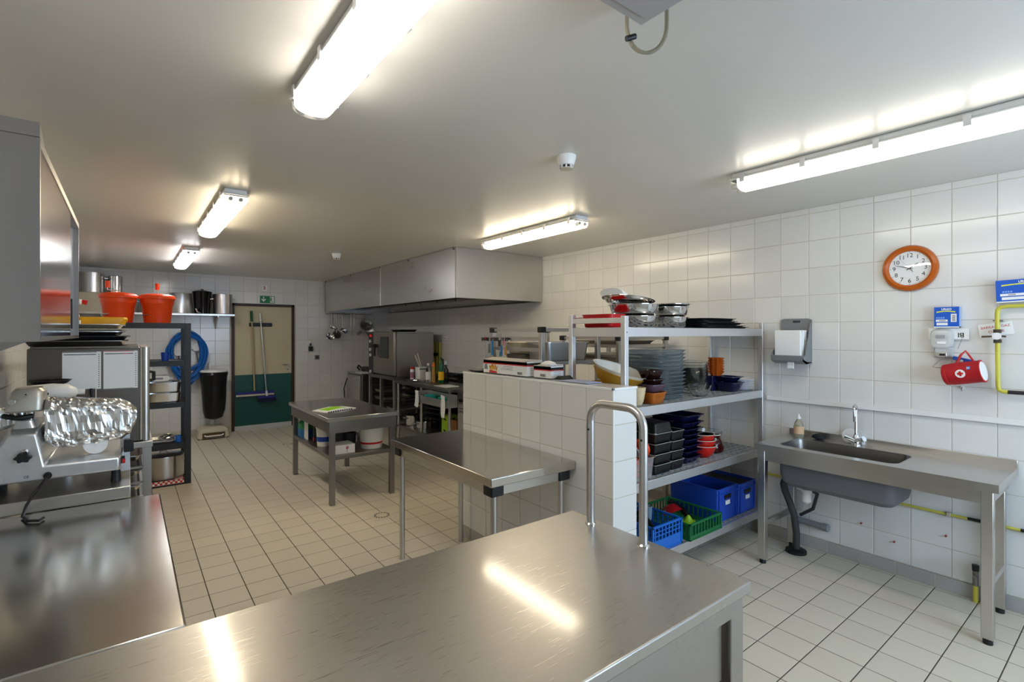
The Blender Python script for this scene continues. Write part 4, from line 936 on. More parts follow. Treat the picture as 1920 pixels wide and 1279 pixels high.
# ---------------------------------------------------------------- back wall, right
t = thing('exit_sign', 'green emergency exit sign with white arrow above the door', 'sign', (1.905, 9.39, 2.15))
EG = mat('exit_green', '#0b7a43', .45)
MB().box(1.79, YB - .012, 2.15, 2.02, YB - .001, 2.275).build('plate', EG, t)
MB().prism([(1.838, 2.26), (1.852, 2.26), (1.852, 2.205), (1.872, 2.225), (1.884, 2.213), (1.845, 2.172), (1.806, 2.213), (1.818, 2.225), (1.838, 2.205)], 'y', YB - .0128, YB - .012).build('arrow', WHITEP, t)
MB().box(1.945, YB - .0128, 2.16, 2.01, YB - .012, 2.265).build('doorway_mark', WHITEP, t)
MB().cyl((1.962, YB - .0134, 2.25), (1.962, YB - .0127, 2.25), .009, n=12).prism([(1.945, 2.235), (1.965, 2.238), (1.985, 2.22), (1.98, 2.214), (1.965, 2.224), (1.972, 2.2), (1.988, 2.185), (1.982, 2.165), (1.974, 2.168), (1.976, 2.183), (1.96, 2.195), (1.945, 2.168), (1.935, 2.172), (1.95, 2.2), (1.95, 2.222), (1.935, 2.21), (1.93, 2.216)], 'y', YB - .0134, YB - .0128).build('running_figure', EG, t)
t = thing('number_plate', 'small white plate with a red figure above the exit sign', 'sign', (1.86, 9.39, 2.36))
MB().box(1.815, YB - .008, 2.36, 1.905, YB - .001, 2.455).build('plate', WHITEP, t); text('figure', '3', .075, REDINK, t, (1.858, YB - .0085, 2.408), ROT_BACK, bold=.002)
t = thing('broom_holder', 'black wall holder for broom handles on the cream door', 'holder', (1.80, 9.40, 1.75))
MB().box(1.625, YB - .004, 1.745, 1.98, YB + .010, 1.81).build('bar', BLACK, t, bevel=.006)
for x in (1.66, 1.79, 1.94): MB().cyl((x - .022, YB - .004, 1.778), (x - .022, YB - .03, 1.778), .016).cyl((x + .022, YB - .004, 1.778), (x + .022, YB - .03, 1.778), .016).build('clamp', BLACK, t)
t = thing('broom', 'wide blue floor squeegee with a wooden pole and green grip on the door', 'broom', (1.68, 9.33, .6))
MB().cyl((1.655, YB - .035, 1.98), (1.697, YB - .05, .66), .0135).build('pole', mat('pale_wood', '#b9a67c', .5), t); MB().cyl((1.650, YB - .035, 2.01), (1.657, YB - .036, 1.83), .02).build('grip', mat('green_grip', '#1d5a30', .5), t)
MB().box(1.42, YB - .075, .605, 2.0, YB - .03, .645).build('head', mat('deep_blue_plastic', '#22277e', .5), t, bevel=.006); MB().box(1.42, YB - .07, .575, 2.0, YB - .04, .605).build('bristles', CREAMP, t)
t = thing('broom', 'blue brush with a grey metal pole leaning right on the door', 'broom', (1.87, 9.33, .5))
MB().cyl((1.787, YB - .035, 1.955), (1.873, YB - .09, .62), .0125).build('pole', STEEL, t); MB().cyl((1.786, YB - .035, 1.97), (1.795, YB - .038, 1.84), .016).build('grip', WHITE, t)
MB().cyl((1.873, YB - .09, .65), (1.877, YB - .095, .56), .018, .016).build('socket', WHITE, t)
MB().box(1.745, YB - .13, .53, 2.02, YB - .08, .565).build('head', MATS['deep_blue_plastic'], t, bevel=.006); MB().loft([[(x, y, .53) for x, y in rr(1.882, YB - .105, .27, .05, .01)], [(x, y, .475) for x, y in rr(1.882, YB - .105, .29, .075, .01)]]).build('bristles', mat('navy_bristle', '#14163c', .9), t)
t = thing('wall_socket', 'socket with a black plug on the back wall beside the door', 'socket', (2.6, 9.4, 1.36)); MB().box(2.56, YB - .012, 1.42, 2.63, YB - .001, 1.50).build('plate', WHITE, t, bevel=.003); MB().box(2.585, YB - .05, 1.31, 2.655, YB - .002, 1.395).build('plug', BLACK, t, bevel=.008)
MB().box(2.605, YB - .02, 1.40, 2.635, YB - .012, 1.45).build('switch', DKGREY, t)
t = thing('wall_switch', 'single grey wall switch on the back wall', 'switch', (2.735, 9.4, 1.19)); MB().box(2.695, YB - .02, 1.155, 2.775, YB - .001, 1.235).build('plate', GREYP, t, bevel=.004); MB().box(2.71, YB - .024, 1.17, 2.76, YB - .02, 1.22).build('rocker', DKGREY, t, bevel=.002)
t = thing('utensil_rail', 'steel utensil rail under the far end of the hood', 'rail', (3.3, 9.3, 1.98))
MB().cyl((2.87, 9.33, 1.99), (3.75, 9.33, 1.99), .008).build('rail_bar', STEEL, t)
for x in (2.9, 3.3, 3.72): MB().cyl((x, 9.33, 1.99), (x, 9.408, 1.99), .006).build('bracket', STEEL, t)
def ladle(x, zb, r_, lab, kind='ladle', ang=0):
    t = thing(kind, lab, kind.replace('_', ' '), (x, 9.31, zb), group='utensils on the rail')
    MB().tube([(x, 9.315, 2.005), (x, 9.30, 1.985), (x, 9.31, 1.95), (x + ang, 9.315, zb + r_)], .0115, 8, flat=.6).build('handle', STEEL, t)
    if kind == 'ladle': MB().bowl(0, 0, 0, .015, r_, r_ * .7, .003, 0, 20).xf(Matrix.Translation((x + ang, 9.31 - r_ * .1, zb + r_ * .7)) @ Matrix.Rotation(R(62), 4, 'X')).build('bowl', POLISH, t)
    elif kind == 'skimmer': MB().lathe([(r_, 0), (r_, .006), (.01, .004)], 0, 0, 0, 20).xf(Matrix.Translation((x + ang, 9.30, zb + r_ * .7)) @ Matrix.Rotation(R(70), 4, 'X')).build('disc', STEEL, t)
    else:
        mb = MB()
        for k in range(4):
            a = k * pi / 4
            mb.tube([(x + ang, 9.315, zb + .2), (x + ang + r_ * cos(a), 9.315 + r_ * sin(a) * .8, zb + .08), (x + ang, 9.315, zb), (x + ang - r_ * cos(a), 9.315 - r_ * sin(a) * .8, zb + .08), (x + ang, 9.315, zb + .2)], .003, 6)
        mb.build('wires', STEEL, t)
ladle(2.93, 1.50, .075, 'large ladle at the left end of the utensil rail')
ladle(2.965, 1.70, .045, 'small ladle behind the large one on the utensil rail')
ladle(3.06, 1.55, .08, 'flat skimmer hanging second along the utensil rail', 'skimmer')
ladle(3.03, 1.68, .04, 'small short ladle next to the skimmer on the rail')
ladle(3.20, 1.62, .055, 'ladle hanging in the middle of the utensil rail')
ladle(3.17, 1.64, .045, 'narrow ladle touching the middle ladle on the rail')
ladle(3.33, 1.60, .03, 'thin wire whisk on the utensil rail', 'whisk')
ladle(3.39, 1.62, .025, 'second wire whisk on the utensil rail, nearer the sieve', 'whisk')
t = thing('sieve', 'round steel sieve pan hanging at the right end of the utensil rail', 'sieve', (3.6, 9.3, 1.6))
MB().lathe([(.10, 0), (.11, .01), (.115, .07), (.105, .07), (.095, .012)], 0, 0, 0, 24).xf(Matrix.Translation((3.62, 9.32, 1.77)) @ Matrix.Rotation(R(70), 4, 'X') @ Matrix.Rotation(R(-10), 4, 'Y')).build('pan', STEEL, t)
MB().bowl(0, 0, 0, .03, .13, .11, .003).xf(Matrix.Translation((3.60, 9.30, 1.63)) @ Matrix.Rotation(R(65), 4, 'X') @ Matrix.Rotation(R(25), 4, 'Y')).build('mesh_bowl', STEEL, t)
MB().cyl((3.62, 9.32, 1.87), (3.63, 9.325, 2.0), .008).build('handle', STEEL, t)
MB().cyl((3.53, 9.3, 1.66), (3.45, 9.29, 1.61), .03, .02).build('handle', STEEL, t)

# ================================================================ on the aluminium shelving
# top tier
Z1, Z2, Z3, Z4 = LV[0] + .001, LV[1] + .001, LV[2] + .001, LV[3] + .001
def steel_pan(x, y, z, r_, h, lab, tilt=0):
    o = MB().bowl(0, 0, 0, r_ * .78, r_, h, .003, .014, 30, .45)
    if tilt: o.xf(Matrix.Rotation(R(tilt), 4, 'Y'))
    o.xf(Matrix.Translation((x, y, z)))
    return tag(o.build('mixing_bowl', POLISH), lab, 'bowl', 'steel bowls on the top tier')
steel_pan(2.74, 2.2, Z1 + .001, .155, .075, 'lower steel bowl of the left stack on the top tier')
steel_pan(2.74, 2.2, Z1 + .080, .165, .075, 'middle steel bowl of the left stack on the top tier')
steel_pan(2.70, 2.22, Z1 + .162, .165, .03, 'tilted shallow steel bowl crowning the left stack', 8)
steel_pan(3.13, 2.2, Z1 + .001, .135, .075, 'lower steel bowl of the right stack on the top tier')
steel_pan(3.13, 2.2, Z1 + .080, .14, .07, 'middle steel bowl of the right stack on the top tier')
steel_pan(3.14, 2.2, Z1 + .151, .145, .02, 'shallow uppermost steel bowl of the right stack')
rnd = random.Random(5); rings = []
for u in range(9):
    w = .10 - .004 * u
    rings.append([(2.60 + .02 * u + .0 * k, 2.28 + w * cos(2 * pi * k / 14) * (1 + rnd.uniform(-.1, .1)), 1.905 - .007 * u + .035 * (sin(2 * pi * k / 14)) * (1 + rnd.uniform(-.2, .2))) for k in range(14)])
tag(MB().loft(rings).build('paper_pack', WHITEP, smooth=False), 'crumpled white paper pack lying on the left steel bowls', 'paper')
t = thing('red_dish', 'red plastic crate at the partition end of the top tier', 'crate', (2.49, 2.25, Z1)); MB().pan(2.49, 2.25, Z1 + .001, .14, .24, .16, .26, .085, .008).build('body', RED, t)
MB().box(2.40, 2.20, Z1 + .03, 2.408, 2.30, Z1 + .05).build('handle_slot', mat('dark_red', '#6a0c10', .5), t)
for i in range(7):
    x, y = 3.62 + .03 * (i % 3) - .02 * i, 2.2 + .02 * ((i * 7) % 3 - 1); w = .62 - .03 * i
    tag(MB().pan(3.68 - .018 * i + .02 * (i % 2), y, Z1 + .001 + i * .0105, w - .04, .28, w - .02, .30, .012, .012, rad=.05).build('tart_tray', BLKTIN), nth_top(i, 7).capitalize().lower() + ' black baking tray of the flat pile on the top tier', 'tray', 'black trays on the top tier')
# second tier : dishes of every kind
t = thing('oval_dish', 'big cream glazed oval dish tipped towards the room on the second tier', 'dish', (2.56, 2.25, 1.3))
o = MB(); K = [(.12, 0), (.15, .012), (.19, .06), (.215, .095), (.222, .10), (.205, .097), (.18, .06), (.14, .02), (.001, .016)]
o.lathe(K, 0, 0, 0, 36, sx=1, sy=.72).xf(Matrix.Translation((2.575, 2.22, 1.305)) @ Matrix.Rotation(R(9), 4, 'Y') @ Matrix.Rotation(R(19), 4, 'X')); o.build('dish', CREAMG, t)
o = MB().lathe([(.126, -.004), (.156, .01), (.196, .058), (.214, .082), (.216, .08), (.19, .05), (.15, .004)], 0, 0, 0, 36, sx=1, sy=.72, c0=False, c1=False).xf(Matrix.Translation((2.575, 2.22, 1.304)) @ Matrix.Rotation(R(9), 4, 'Y') @ Matrix.Rotation(R(19), 4, 'X')); o.build('caramel_outside', mat('caramel_glaze', '#b08128', .2), t)
MB().tube([(2.78, 2.17, 1.35), (2.80, 2.15, 1.32), (2.78, 2.14, 1.29)], .009).build('handle', MATS['caramel_glaze'], t)
o = MB().lathe([(.10, 0), (.15, .02), (.195, .07), (.19, .07), (.14, .024), (.001, .01)], 2.56, 2.26, 1.235, 32, sy=.72)
tag(o.build('oval_dish', MATS['caramel_glaze']), 'caramel coloured oval dish below the big cream dish', 'dish')
tag(MB().bowl(2.545, 2.27, Z2 + .001, .08, .12, .058, .006).build('round_dish', BROWNG), 'dark brown dish carrying the tipped oval dishes', 'dish')
tag(MB().bowl(2.585, 2.05, Z2 + .001, .03, .055, .11, .005).build('stoneware_cup', mat('speckled_cream', '#cdb994', .4, noise=.3, nscale=20)), 'speckled cream and amber cup beside the partition end', 'cup')
for i, (z, w, h, m, lab) in enumerate(((0, .16, .075, AMBERG, 'amber glazed square casserole, lowest of the ceramic stack'), (.076, .15, .05, PURPG, 'mauve glazed casserole, third from the top of the ceramic stack'), (.127, .14, .034, BROWNG, 'dark brown casserole, second from the top of the ceramic stack'), (.162, .135, .055, BROWNG, 'dark brown casserole, topmost of the ceramic stack'))):
    t = thing('casserole_dish', lab, 'dish', (2.735, 2.06, Z2 + z), group='ceramic casserole stack')
    MB().pan(2.735, 2.06, Z2 + z + .001, w - .03, w - .03, w, w, h - .001, .006, .006, .03).build('dish', m, t)
    MB().box(2.735 + w / 2 + .004, 2.03, Z2 + z + h - .012, 2.735 + w / 2 + .022, 2.09, Z2 + z + h - .002).build('handle', m, t, bevel=.003)
N = 13
for i in range(N):
    o = MB().pan(2.985, 2.225, Z2 + .001 + i * .0255, .285, .30, .325, .34, .036, .008, .004, .04)
    tag(o.build('glass_oven_dish', GLASSB), 'glass oven dish, ' + nth_top(i, N) + ' in the tall stack', 'glass dish', 'stacked glass oven dishes')
N = 6
for i in range(N):
    tag(MB().bowl(3.44, 2.24, Z2 + .001 + i * .021, .07, .15, .135, .003, 0, 32, .5).build('glass_bowl', GLASS), 'large clear glass bowl, ' + nth_top(i, N) + ' of the nested pile', 'glass bowl', 'nested glass bowls')
tag(MB().bowl(3.30, 2.055, Z2 + .001, .04, .085, .085, .0035, 0, 30, .5).build('glass_bowl', GLASS), 'small clear glass bowl alone in front of the nested bowls', 'glass bowl')
for i, (z, w, h) in enumerate(((0, .17, .075), (.078, .16, .04))):
    tag(MB().pan(3.78, 2.10, Z2 + .001 + z, w - .05, w - .05, w, w, h, .01, .005, .02).build('navy_dish', NAVY), ['larger navy glazed square dish on the second tier', 'smaller navy glazed dish set on the larger one'][i], 'dish', 'navy dishes on the second tier')
for i in range(6):
    n = 20; r0, r1 = .036, .062; z = Z2 + .121 + i * .0215; x, y = 3.735, 2.18
    ring = lambda r_, z_, k_=.06: [(x + r_ * (1 + k_ * cos(10 * 2 * pi * q / 40)) * cos(2 * pi * q / 40), y + r_ * (1 + k_ * cos(10 * 2 * pi * q / 40)) * sin(2 * pi * q / 40), z_) for q in range(40)]
    tag(MB().loft([ring(r0, z), ring(r1, z + .035), ring(r1 - .004, z + .035), ring(r0 - .004, z + .004)]).build('brioche_mould', mat('orange_glaze', '#b5561a', .25)), 'fluted orange brioche mould, ' + nth_top(i, 6) + ' of its pile', 'mould', 'orange brioche moulds')
tag(MB().pan(3.735, 2.20, Z2 + .001, .12, .05, .14, .06, .118, .003, .005, .01).build('navy_dish', NAVY), 'deep navy dish below the orange moulds', 'dish')
for i in range(8):
    tag(MB().lathe([(.05, 0), (.055, .003), (.085, .012), (.09, .014), (.088, .016), (.05, .006)], 3.962, 2.085, Z2 + .001 + i * .0105, 28).build('white_plate', mat('white_china', '#e8e9ee', .15)), 'small white plate, ' + nth_top(i, 8) + ' of the pile by the wall', 'plate', 'white plates on the second tier')
# third tier : tins, bowls and jugs
RIM = mat('worn_rim', '#bdbdb8', .4, .3)
def tin(x, y, z, w, d, h, lab, flip=False):
    t = thing('loaf_tin', lab, 'baking tin', (x, y, z), group='black loaf tins')
    mb = MB().pan(x, y, 0, w - .018, d - .018, w, d, h, .003, .003, .012)
    if flip: mb.v = [(a, b, h - c) for a, b, c in mb.v]
    mb.v = [(a, b, c + z) for a, b, c in mb.v]; mb.build('tin_body', BLKTIN, t)
    zz = z + (0 if flip else h); g2 = lambda k: [(p, q, zz + .0005) for p, q in rr(x, y, w + .006 - k, d + .006 - k, .014)]
    MB().loft([g2(0), [(p, q, c + .0025) for p, q, c in g2(0)], [(p, q, c + .0025) for p, q, c in g2(.006)], g2(.006)], False, False, closed=True).build('worn_rim', RIM, t)
for i in range(5): tin(2.805, 2.17, Z3 + .001 + i * .068, .185, .33, .064, 'black loaf tin, ' + nth_top(i, 5) + ' in the stack beside the plastic tub', flip=(i == 4))
for i in range(4): tin(2.985, 2.175, Z3 + .001 + i * .066, .14, .32, .062, 'black loaf tin, ' + nth_top(i, 4) + ' in the stack beside the navy dishes')
zz = Z3
for i, h in enumerate((.055, .042, .042, .042, .036, .036, .045, .05)):
    tag(MB().pan(3.20, 2.19, zz + .001, .15 + .008 * i, .26, .185 + .006 * i, .32, h - .003, .012, .004, .02).build('navy_tin', NAVY), 'navy rectangular dish, ' + nth_top(i, 8) + ' of the tall navy stack', 'dish', 'tall stack of navy dishes'); zz += h
for i in range(3):
    t = thing('red_bowl', 'red bowl with pale inside, ' + nth_top(i, 3) + ' of three', 'bowl', (3.44, 2.11, Z3 + .001 + i * .042), group='red bowls')
    MB().bowl(3.44, 2.11, Z3 + .001 + i * .042, .04, .095 - .006 * i, .085, .005, 0, 30, .6).build('bowl', mat('red_glaze', '#c41f16', .15), t)
    MB().lathe([(.0955 - .006 * i, .086), (.0955 - .006 * i, .089), (.089 - .006 * i, .089), (.089 - .006 * i, .086)], 3.44, 2.11, Z3 + .001 + i * .042, 30).build('pale_rim', CREAMG, t)
t = thing('dark_red_jug', 'dark red glazed jug standing beside the red bowls', 'jug', (3.645, 2.15, Z3)); MB().lathe([(.06, 0), (.075, .012), (.078, .04), (.06, .09), (.048, .115), (.052, .135), (.046, .133), (.042, .11), (.05, .08)], 3.645, 2.15, Z3 + .001, 26).build('body', mat('oxblood_glaze', '#3c0a0c', .1), t); MB().lathe([(.053, .133), (.053, .139), (.045, .139), (.045, .133)], 3.645, 2.15, Z3 + .001, 26).build('pale_rim', CREAMG, t)
for i in range(3): tag(MB().bowl(3.56, 2.35, Z3 + .001 + i * .05, .07, .125, .09, .003, 0, 28, .5).build('glass_bowl', GLASS), 'clear glass bowl, ' + nth_top(i, 3) + ' of the pile behind the red bowls', 'glass bowl', 'glass bowls on the third tier')
tag(MB().bowl(3.82, 2.30, Z3 + .001, .06, .11, .12, .003, 0, 28, .5).build('glass_bowl', GLASS), 'clear glass bowl alone near the wall end of the third tier', 'glass bowl')
t = thing('plastic_tub', 'clear plastic tub filled with orange covers beside the partition', 'tub', (2.52, 2.1, Z3)); CLR = mat('clear_plastic_tub', (.85, .82, .8), .15, trans=.85, ior=1.1)
MB().pan(2.575, 2.12, Z3 + .001, .2, .26, .22, .28, .14, .012, .003, .03).build('tub', CLR, t)
for i, (x, y, z, a) in enumerate(((2.54, 2.07, .02, 6), (2.61, 2.12, .03, -8), (2.55, 2.15, .065, 10), (2.615, 2.05, .08, 12), (2.54, 2.07, .105, -8))):
    tag(MB().lathe([(.045, 0), (.05, .005), (.05, .022), (.04, .028), (.001, .03)], 0, 0, 0, 22).xf(Matrix.Translation((x, y, Z3 + z)) @ Matrix.Rotation(R(a), 4, 'Y')).build('orange_disc', ORANGE), 'orange round cover, ' + nth_top(i, 5) + ' inside the clear tub', 'cover', 'orange covers in the tub')
for i, x in enumerate((2.61, 2.645)): tag(MB().lathe([(.058, -.009), (.062, 0), (.058, .009), (.035, .009), (.035, -.009)], 0, 0, 0, 24).xf(Matrix.Translation((x, 2.06, Z3 + .185)) @ Matrix.Rotation(R(78), 4, 'Y')).build('orange_ring', ORANGE), ['orange ring standing upright on the tub, nearer the partition', 'orange ring standing upright on the tub, nearer the loaf tins'][i], 'ring', 'upright orange rings')
t = thing('grey_disc', 'grey plastic cover leaning in the clear tub', 'cover', (2.47, 2.05, Z3 + .13)); MB().lathe([(.06, 0), (.062, .006), (.02, .012), (.001, .012)], 0, 0, 0, 22).xf(Matrix.Translation((2.535, 2.06, Z3 + .185)) @ Matrix.Rotation(R(60), 4, 'Y')).build('disc', GREYP, t)
# lowest tier : crates
def slat_crate(x0, x1, y0, y1, z0, h, m, lab, cols=8, rows=3, solid=.4, name='slatted_crate'):
    t = thing(name, lab, 'crate', ((x0 + x1) / 2, (y0 + y1) / 2, z0))
    MB().box(x0, y0, z0, x1, y1, z0 + .008).build('bottom', m, t)
    tk = .006
    for px in (x0, x1 - .014):
        for py in (y0, y1 - .014): MB().box(px, py, z0, px + .014, py + .014, z0 + h).build('corner_post', m, t)
    MB().box(x0, y0, z0 + h - .014, x1, y0 + .014, z0 + h).box(x0, y1 - .014, z0 + h - .014, x1, y1, z0 + h).box(x0, y0 + .014, z0 + h - .014, x0 + .014, y1 - .014, z0 + h).box(x1 - .014, y0 + .014, z0 + h - .014, x1, y1 - .014, z0 + h).build('rim', m, t, bevel=.002)
    zs = z0 + .008 + (h - .02) * solid
    MB().box(x0 + .004, y0 + .004, z0 + .008, x1 - .004, y0 + .004 + tk, zs).box(x0 + .004, y1 - .004 - tk, z0 + .008, x1 - .004, y1 - .004, zs).box(x0 + .004, y0 + .01, z0 + .008, x0 + .004 + tk, y1 - .01, zs).box(x1 - .004 - tk, y0 + .01, z0 + .008, x1 - .004, y1 - .01, zs).build('lower_band', m, t)
    for i in range(cols):
        x = x0 + .014 + (x1 - x0 - .028) * (i + .5) / cols
        for yy in (y0 + .004, y1 - .01): MB().box(x - .005, yy, zs, x + .005, yy + tk, z0 + h - .014).build('slat', m, t)
    ny = max(3, int(cols * (y1 - y0) / (x1 - x0)))
    for i in range(ny):
        y = y0 + .014 + (y1 - y0 - .028) * (i + .5) / ny
        for xx in (x0 + .004, x1 - .01): MB().box(xx, y - .005, zs, xx + tk, y + .005, z0 + h - .014).build('slat', m, t)
    for k in range(1, rows):
        z = zs + (z0 + h - .014 - zs) * k / rows
        for yy in (y0 + .005, y1 - .009): MB().box(x0 + .01, yy, z - .003, x1 - .01, yy + .004, z + .003).build('cross_slat', m, t)
        for xx in (x0 + .005, x1 - .009): MB().box(xx, y0 + .01, z - .003, xx + .004, y1 - .01, z + .003).build('cross_slat', m, t)
    return t
slat_crate(2.66, 2.985, 1.985, 2.38, Z4 + .001, .17, BLUE2, 'bright blue lattice crate at the partition end of the lowest tier', 8, 3, .45)
slat_crate(3.03, 3.43, 1.955, 2.415, Z4 + .001, .115, GREEN, 'green lattice crate between the blue crates', 10, 1, .25)
def euro_box(x0, x1, y0, y1, z0, h, m, lab):
    t = thing('stacking_box', lab, 'crate', ((x0 + x1) / 2, (y0 + y1) / 2, z0)); w, d = x1 - x0, y1 - y0; cx, cy = (x0 + x1) / 2, (y0 + y1) / 2
    MB().pan(cx, cy, z0, w - .03, d - .03, w - .016, d - .016, h, .008, .004, .012).build('body', m, t)
    for x in (x0 + .02, x1 - .026): MB().box(x, y0 + .001, z0 + .01, x + .006, y0 + .012, z0 + h - .004).build('rib', m, t)
    MB().box(x0 + .002, y0 + .0015, z0 + h - .045, x1 - .002, y0 + .007, z0 + h - .04).build('rib', m, t)
    MB().box(cx - .045, y0 + .004, z0 + h - .085, cx + .045, y0 + .0075, z0 + h - .055).build('grip_hole', BLACK, t)
    MB().box(cx - .03, y0 + .004, z0 + h - .13, cx + .03, y0 + .0075, z0 + h - .10).build('label', WHITEP, t)
    return t
euro_box(3.455, 3.745, 2.0, 2.43, Z4 + .001, .255, BLUE, 'blue stacking box with a white label in the middle of the lowest tier')
euro_box(3.765, 4.03, 2.0, 2.43, Z4 + .001, .24, BLUE, 'blue stacking box full of dark utensils next to the sink')
tag(MB().bowl(0, 0, 0, .03, .08, .06, .004, 0, 24).xf(Matrix.Translation((3.20, 2.25, Z4 + .14)) @ Matrix.Rotation(R(150), 4, 'X')).build('red_bowl', mat('cherry_plastic', '#a5161c', .25)), 'upturned cherry red bowl in the green crate', 'bowl')
tag(MB().lathe([(.05, 0), (.055, .01), (.05, .02), (.03, .022), (.022, .04), (.008, .06), (.001, .062)], 3.20, 2.08, Z4 + .05, 20).build('citrus_squeezer', mat('lime_plastic', '#8fc221', .35)), 'lime green citrus squeezer in the green crate', 'squeezer')
tag(MB().lathe([(.022, 0), (.025, .09), (.02, .092), (.018, .01)], 2.90, 2.2, Z4 + .115, 16).build('grey_beaker', mat('grey_blue_plastic', '#7d93a3', .4)), 'grey blue beaker in the bright blue crate', 'beaker')
for i, (x, y, l, lab) in enumerate(((2.72, 2.10, .2, 'dark utensil in the bright blue crate, nearest the partition'), (2.80, 2.15, .16, 'dark utensil in the middle of the bright blue crate'), (3.85, 2.15, .2, 'dark utensil in the box next to the sink, left one'), (3.93, 2.2, .18, 'dark utensil in the box next to the sink, right one'), (3.30, 2.2, .12, 'dark utensil in the green crate beside the cherry bowl'))):
    zb = Z4 + (.10 if i < 2 else .10 if i < 4 else .05)
    tag(MB().tube([(x - .03, y - .1, zb), (x, y, zb + .05), (x + .02, y + .12, zb + .07)], .022, 10).build('utensil', BLACK), lab, 'utensil', 'utensils in the crates')
tag(MB().box(3.79, 2.03, Z4 + .205, 4.0, 2.38, Z4 + .225).build('grill_plate', BLKTIN, bevel=.006), 'black flat plate lying over the box next to the sink', 'plate')
# ---------------------------------------------------------------- rack contents, partition boxes, knives
tag(MB().pan(2.86, 2.92, 1.402, .42, .50, .46, .56, .155, .012, .004, .05).build('gastronorm_pan', STEEL), 'deep steel gastronorm pan on the black-capped rack, nearest the shelving', 'pan', 'pans on the capped rack') if False else None
tag(MB().pan(2.87, 3.10, 1.40, .46, .24, .50, .27, .16, .012, .004, .05).build('gastronorm_pan', STEEL), 'deep grey gastronorm pan on the capped rack, nearer the shelving', 'pan', 'pans on the capped rack')
tag(MB().pan(2.87, 3.42, 1.40, .46, .22, .48, .25, .05, .012, .004, .05).build('gastronorm_pan', STEEL_DK), 'shallow gastronorm pan at the far end of the capped rack, lower one', 'pan', 'pans on the capped rack')
tag(MB().pan(2.87, 3.42, 1.455, .44, .20, .50, .26, .10, .012, .004, .05).build('gastronorm_pan', CREAMP), 'cream gastronorm tub on the far end of the capped rack', 'pan', 'pans on the capped rack')
for i, (z, lab) in enumerate(((1.375, 'lower baking sheet on the wire rack'), (1.535, 'upper baking sheet on the wire rack'))):
    tag(MB().pan(3.69, 3.2, z, .5, .5, .54, .54, .03, .012).build('baking_sheet', STEEL_DK), lab + ' behind the shelving', 'tray', 'baking sheets on the wire rack')
tag(MB().pan(3.69, 3.2, 1.41, .48, .48, .52, .52, .03, .012).build('baking_sheet', CREAMP), 'cream tray stacked on the lower baking sheet of the wire rack', 'tray')
t = thing('knife_strip', 'magnetic knife strip hung on the capped rack', 'knife rack', (2.5, 3.55, 1.56))
MB().box(2.512, 3.34, 1.565, 2.524, 3.72, 1.595).build('strip', DKGREY, t); MB().box(2.524, 3.56, 1.57, 2.535, 3.60, 1.59).build('bracket', STEEL, t)
def knife(y, z0, z1, zm, m, lab, w=.018):
    t = thing('kitchen_knife', lab, 'knife', (2.505, y, z0), group='knives on the strip')
    MB().loft([[(2.508 + dx, y + dy * w, zm) for dx, dy in ((-.001, -.5), (.001, -.5), (.001, .5), (-.001, .5))], [(2.508 + dx, y + dy * w, z1 - .03) for dx, dy in ((-.001, -.5), (.001, -.5), (.001, .4), (-.001, .4))], [(2.508 + dx, y - .5 * w + dy * .003, z1) for dx, dy in ((-.001, 0), (.001, 0), (.001, 1), (-.001, 1))]]).build('blade', STEEL, t)
    MB().loft([[(x, yy, z0) for x, yy in rr(2.503, y, .014, w * .9, .004)], [(x, yy, zm) for x, yy in rr(2.503, y, .013, w * .8, .004)]]).build('handle', m, t, bevel=.002)
knife(3.585, 1.46, 1.62, 1.54, STEEL_DK, 'steel handled knife on the strip, left of the blue one')
knife(3.54, 1.445, 1.585, 1.57, mat('sky_blue_plastic', '#1d86c4', .4), 'sky blue handled knife on the strip')
knife(3.435, 1.52, 1.635, 1.575, DKGREY, 'wide grey cleaver on the knife strip', .035)
knife(3.405, 1.44, 1.60, 1.53, mat('blue_handle', '#2b7fbf', .4), 'blue handled knife beside the pink one')
knife(3.37, 1.53, 1.615, 1.57, mat('pink_plastic', '#d98a94', .4), 'pink handled knife on the strip')
knife(3.42, 1.435, 1.48, 1.475, mat('knife_green', '#0f6a43', .4), 'short green handled knife low on the strip')
knife(3.345, 1.45, 1.58, 1.52, mat('amber_plastic', '#c08a3a', .4), 'amber handled knife at the right end of the strip')
t = thing('masher', 'wire masher with black and red grip at the left end of the knife strip', 'utensil', (2.5, 3.66, 1.43))
mb = MB()
for k in range(3): mb.tube([(2.505, 3.66, 1.49), (2.505, 3.635 + .012 * k, 1.535), (2.505, 3.64 + .02 * k, 1.575)], .003, 6)
mb.cyl((2.505, 3.66, 1.41), (2.505, 3.66, 1.49), .004).build('wires', STEEL, t); MB().loft([[(x, y, 1.57) for x, y in rr(2.503, 3.655, .014, .06, .005)], [(x, y, 1.595) for x, y in rr(2.503, 3.655, .012, .05, .005)]]).build('grip', BLACK, t); MB().box(2.495, 3.63, 1.585, 2.511, 3.65, 1.598).build('red_end', RED, t)
